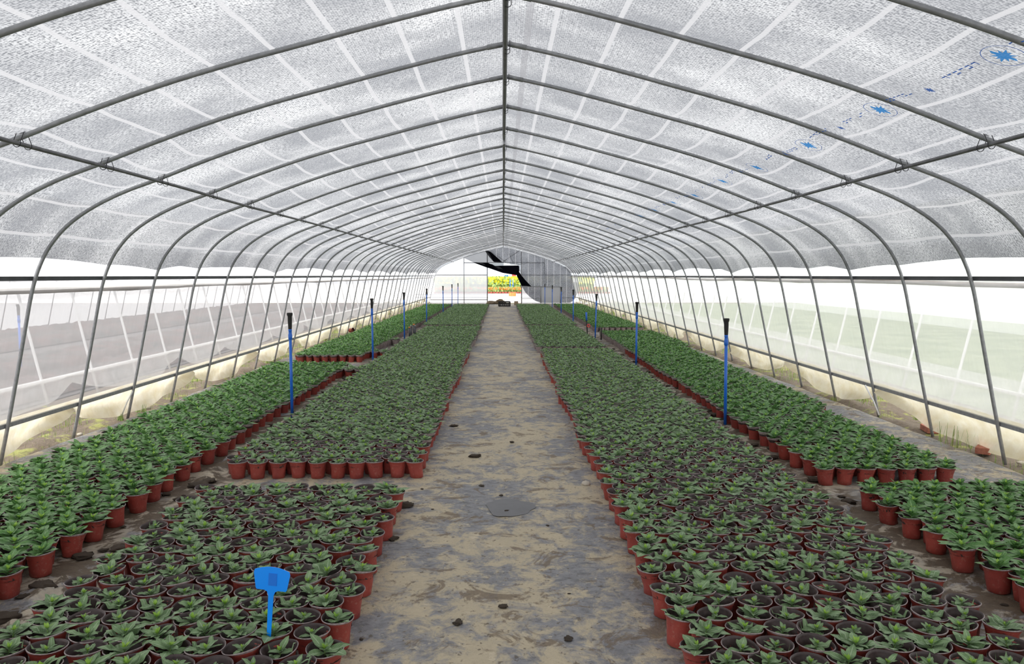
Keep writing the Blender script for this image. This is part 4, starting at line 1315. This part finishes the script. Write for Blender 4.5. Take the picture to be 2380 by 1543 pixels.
CL = [blob_mesh(1.0, 20 + i, 0.55, 12, M['mud'], 0.42, 'mud_clod') for i in range(6)]
ST = [blob_mesh(1.0, 40 + i, 0.7, 12, M['stone'], 0.18, 'stone') for i in range(3)]
def unproj(px, py, z=0.0):
    d = Rm @ Vector(((px - 1190) / F_PX, -(py - 771.5) / F_PX, -1)); k = (z - CAM_H) / d.z
    return cam.location + d * k
def clod(px, py, w_px, lab, i, stone=False):
    p = unproj(px, py); d = (p - cam.location).length
    s = w_px / F_PX * d / 2 * 0.75
    o = bpy.data.objects.new('stone' if stone else 'mud_clod', (ST if stone else CL)[i % (3 if stone else 6)]); COL.objects.link(o)
    o.location = (p.x, p.y, s * 0.25); o.scale = (s, s * 0.9, s * (0.6 if not stone else 0.8)); o.rotation_euler = (0, 0, i * 1.7)
    tag(o, lab, 'stone' if stone else 'mud clod', 'loose clods and stones on the cloth')
clods = [(1055, 991, 22, 'small dark mud clod on the path, left of centre, mid way'), (1190, 1028, 14, 'small dark mud clod near the centre of the path'),
         (1105, 1062, 30, 'flat mud clod on the path left of centre'), (1165, 1152, 14, 'small mud clod just behind the grey puddle'),
         (1178, 1188, 14, 'dark mud clod lying in the grey puddle'), (981, 1137, 10, 'tiny dark clod beside the second block of pots'),
         (940, 1177, 46, 'brown mud heap against the left pots across from the puddle'), (912, 1254, 34, 'long dark mud lump beside the left pots'),
         (845, 1352, 34, 'mud lump at the foot of the left pots, near the sign'), (840, 1487, 12, 'small round clod on the path by the nearest left pots'),
         (1320, 1486, 26, 'dark mud clod on the path at the bottom of the picture'), (1170, 1411, 28, 'flat brown clod low on the path'),
         (1065, 1448, 30, 'mud smear clod low on the path, left of centre'), (1322, 1380, 8, 'tiny dark clod on the right half of the path'),
         (1273, 1222, 10, 'tiny clod right of the grey puddle'), (1005, 1184, 8, 'tiny clod left of the grey puddle'),
         (1120, 1130, 16, 'clod behind and left of the grey puddle'), (1385, 1060, 20, 'small mud clod against the right pots'),
         (1070, 830, 10, 'far small clod on the path left side'), (1010, 852, 14, 'mud clod beside the left pots farther down the path'),
         (100, 1370, 60, 'large mud heap in the left aisle near the frame edge'), (15, 1440, 60, 'large mud heap at the left frame edge'),
         (2335, 1407, 14, 'round dark clod in the right aisle'), (470, 1130, 50, 'mud heap in the left aisle before the second block')]
for i, (px, py, wp, lab) in enumerate(clods): clod(px, py, wp, lab, i)
clod(1103, 1352, 8, 'small white stone near the centre of the path', 0, True)
clod(1362, 1126, 28, 'pale yellowish flat stone by the right pots', 1, True)
clod(2000, 1228, 14, 'pale stone at the edge of the right aisle', 2, True)
clod(186, 1011, 16, 'pale round stone at the cloth edge, left', 1, True)
clod(345, 950, 14, 'tan stone beside a left rib foot', 2, True)
clod(2372, 1077, 16, 'pale stone at the nearest right rib foot', 0, True)
rs2 = random.Random(12)
words = ['crumbly', 'dark', 'small', 'flat', 'lumpy']
for side in (-1, 1):
    ys_ = sorted(rs2.uniform(3.4, 16) for _ in range(44))
    for k, y in enumerate(ys_):
        s = rs2.uniform(0.012, 0.05)
        o = bpy.data.objects.new('mud_clod', CL[rs2.randrange(6)]); COL.objects.link(o)
        o.location = (side * (2.2 + rs2.uniform(-0.11, 0.11)), y, s * 0.2 + 0.005); o.scale = (s, s, s * 0.6); o.rotation_euler = (0, 0, rs2.uniform(0, 6))
        tag(o, 'loose mud clod in the %s aisle, %s from the camera' % ('left' if side < 0 else 'right', ordinal(k + 1)), 'mud clod', 'loose mud clods in the aisles')

# puddle
mb = MB(); n = 40; c0 = unproj(1185, 1180); V = [(c0.x, c0.y, 0.0060)]
for i in range(n):
    a = 2 * math.pi * i / n
    rr = 1 + 0.07 * math.sin(3 * a + 1) + 0.05 * math.sin(5 * a) + 0.03 * math.sin(9 * a + 2)
    V.append((c0.x + 0.155 * rr * math.cos(a), c0.y + 0.19 * rr * math.sin(a), 0.0040))
mb.add(V, [(0, 1 + i, 1 + (i + 1) % n) for i in range(n)])
o = mb.build('puddle', pmat('wet_patch', (0.075, 0.073, 0.078), 0.3, var=0.25, vscale=12)); tag(o, 'shallow grey puddle with a wavy outline in the middle of the path', 'puddle')

# tipped pot, card, soil heap near the far end
p = unproj(812, 774)
r = empty('tipped_pot', (p.x, p.y, 0.075)); r.rotation_euler = (R(90), 0, R(60)); tag(r, 'empty pot lying on its side on the cloth near the left wall', 'plant pot')
o = bpy.data.objects.new('pot', POTS0M[0]); COL.objects.link(o); o.parent = r
p = unproj(748, 790)
mb = MB(); mb.box((0, 0, 0.05), (0.2, 0.16, 0.1)); o = mb.build('earth_block', M['mud'], smooth=False, loc=(p.x, p.y, 0.0)); o.rotation_euler = (0, 0, 0.5)
tag(o, 'dark square block of earth by the left wall', 'earth block')
EL = [blob_mesh(1.0, 60 + i, 0.75, 12, M['earth'], 0.35, 'earth_lump') for i in range(4)]
for k in range(14):
    s = random.uniform(0.07, 0.15)
    o = bpy.data.objects.new('earth_lump', EL[k % 4]); COL.objects.link(o); o.location = (-0.72 + 0.06 * k + random.uniform(-.03, .03), 40.6 + random.uniform(-.25, .25), s * 0.4 + 0.02 + (0.1 if 8 < k < 12 else 0)); o.scale = (s, s, s)
    tag(o, 'brown earth lump behind the black crate, %s from the left post' % ordinal(k + 1), 'earth lump', 'earth lumps at the far threshold')
mb = MB(); mb.box((0, 0, 0.12), (0.2, 0.2, 0.2)); o = mb.build('cardboard_box', M['card'], smooth=False, loc=(0.68, 38.6, 0.0)); tag(o, 'small brown cardboard box at the far end of the right path-side bed', 'box')

# white ropes tied at some feet
for k, (x, y, lab) in enumerate(((-4.12, 8.25, 'left'), (4.10, 8.22, 'right'))):
    sgn = -1 if x < 0 else 1
    mb = MB(); mb.tube([(x - sgn * 0.22, y - 0.04, 0.33), (x - sgn * 0.15, y - 0.1, 0.16), (x - sgn * 0.10, y - 0.12, 0.02)], 0.008, 6)
    o = mb.build('tie_strip', M['white_pipe']); tag(o, 'white plastic tie strip hanging by a %s rib foot' % lab, 'tie strip', 'white tie strips')

# grass along both walls -------------------------------------------------
g = np.random.default_rng(5)
K = 15000
V = np.zeros((K, 4, 3))
clx = []
for i in range(260):
    sgn = -1 if g.random() < 0.5 else 1
    clx.append((sgn * g.uniform(4.0, 4.75), g.uniform(3.5, 40), g.uniform(0.02, 0.16), g.uniform(0.02, 0.06 if g.random() < .85 else 0.14)))
for i in range(K):
    cx, cy, rad, hh = clx[g.integers(0, len(clx))]
    x = cx + g.normal() * rad; y = cy + g.normal() * rad
    a = g.uniform(0, 6.28); h_ = hh * g.uniform(0.5, 1.3); w_ = 0.0022 + 0.01 * h_
    lx, ly = math.cos(a) * h_ * 0.35, math.sin(a) * h_ * 0.35
    b = np.array([x, y, -0.03]); sd = np.array([-math.sin(a), math.cos(a), 0]) * w_
    V[i] = [b - sd, b + sd, b + sd * 0.3 + [lx, ly, h_ + 0.03], b - sd * 0.3 + [lx, ly, h_ + 0.03]]
me = bpy.data.meshes.new('grass'); fill_mesh(me, V.reshape(-1, 3), np.arange(K * 4).reshape(K, 4), None, None, False); me.materials.append(M['grass'])
o = bpy.data.objects.new('grass', me); COL.objects.link(o); tag(o, 'green and yellowish grass tufts along the foot of both walls', 'grass', kind='stuff')
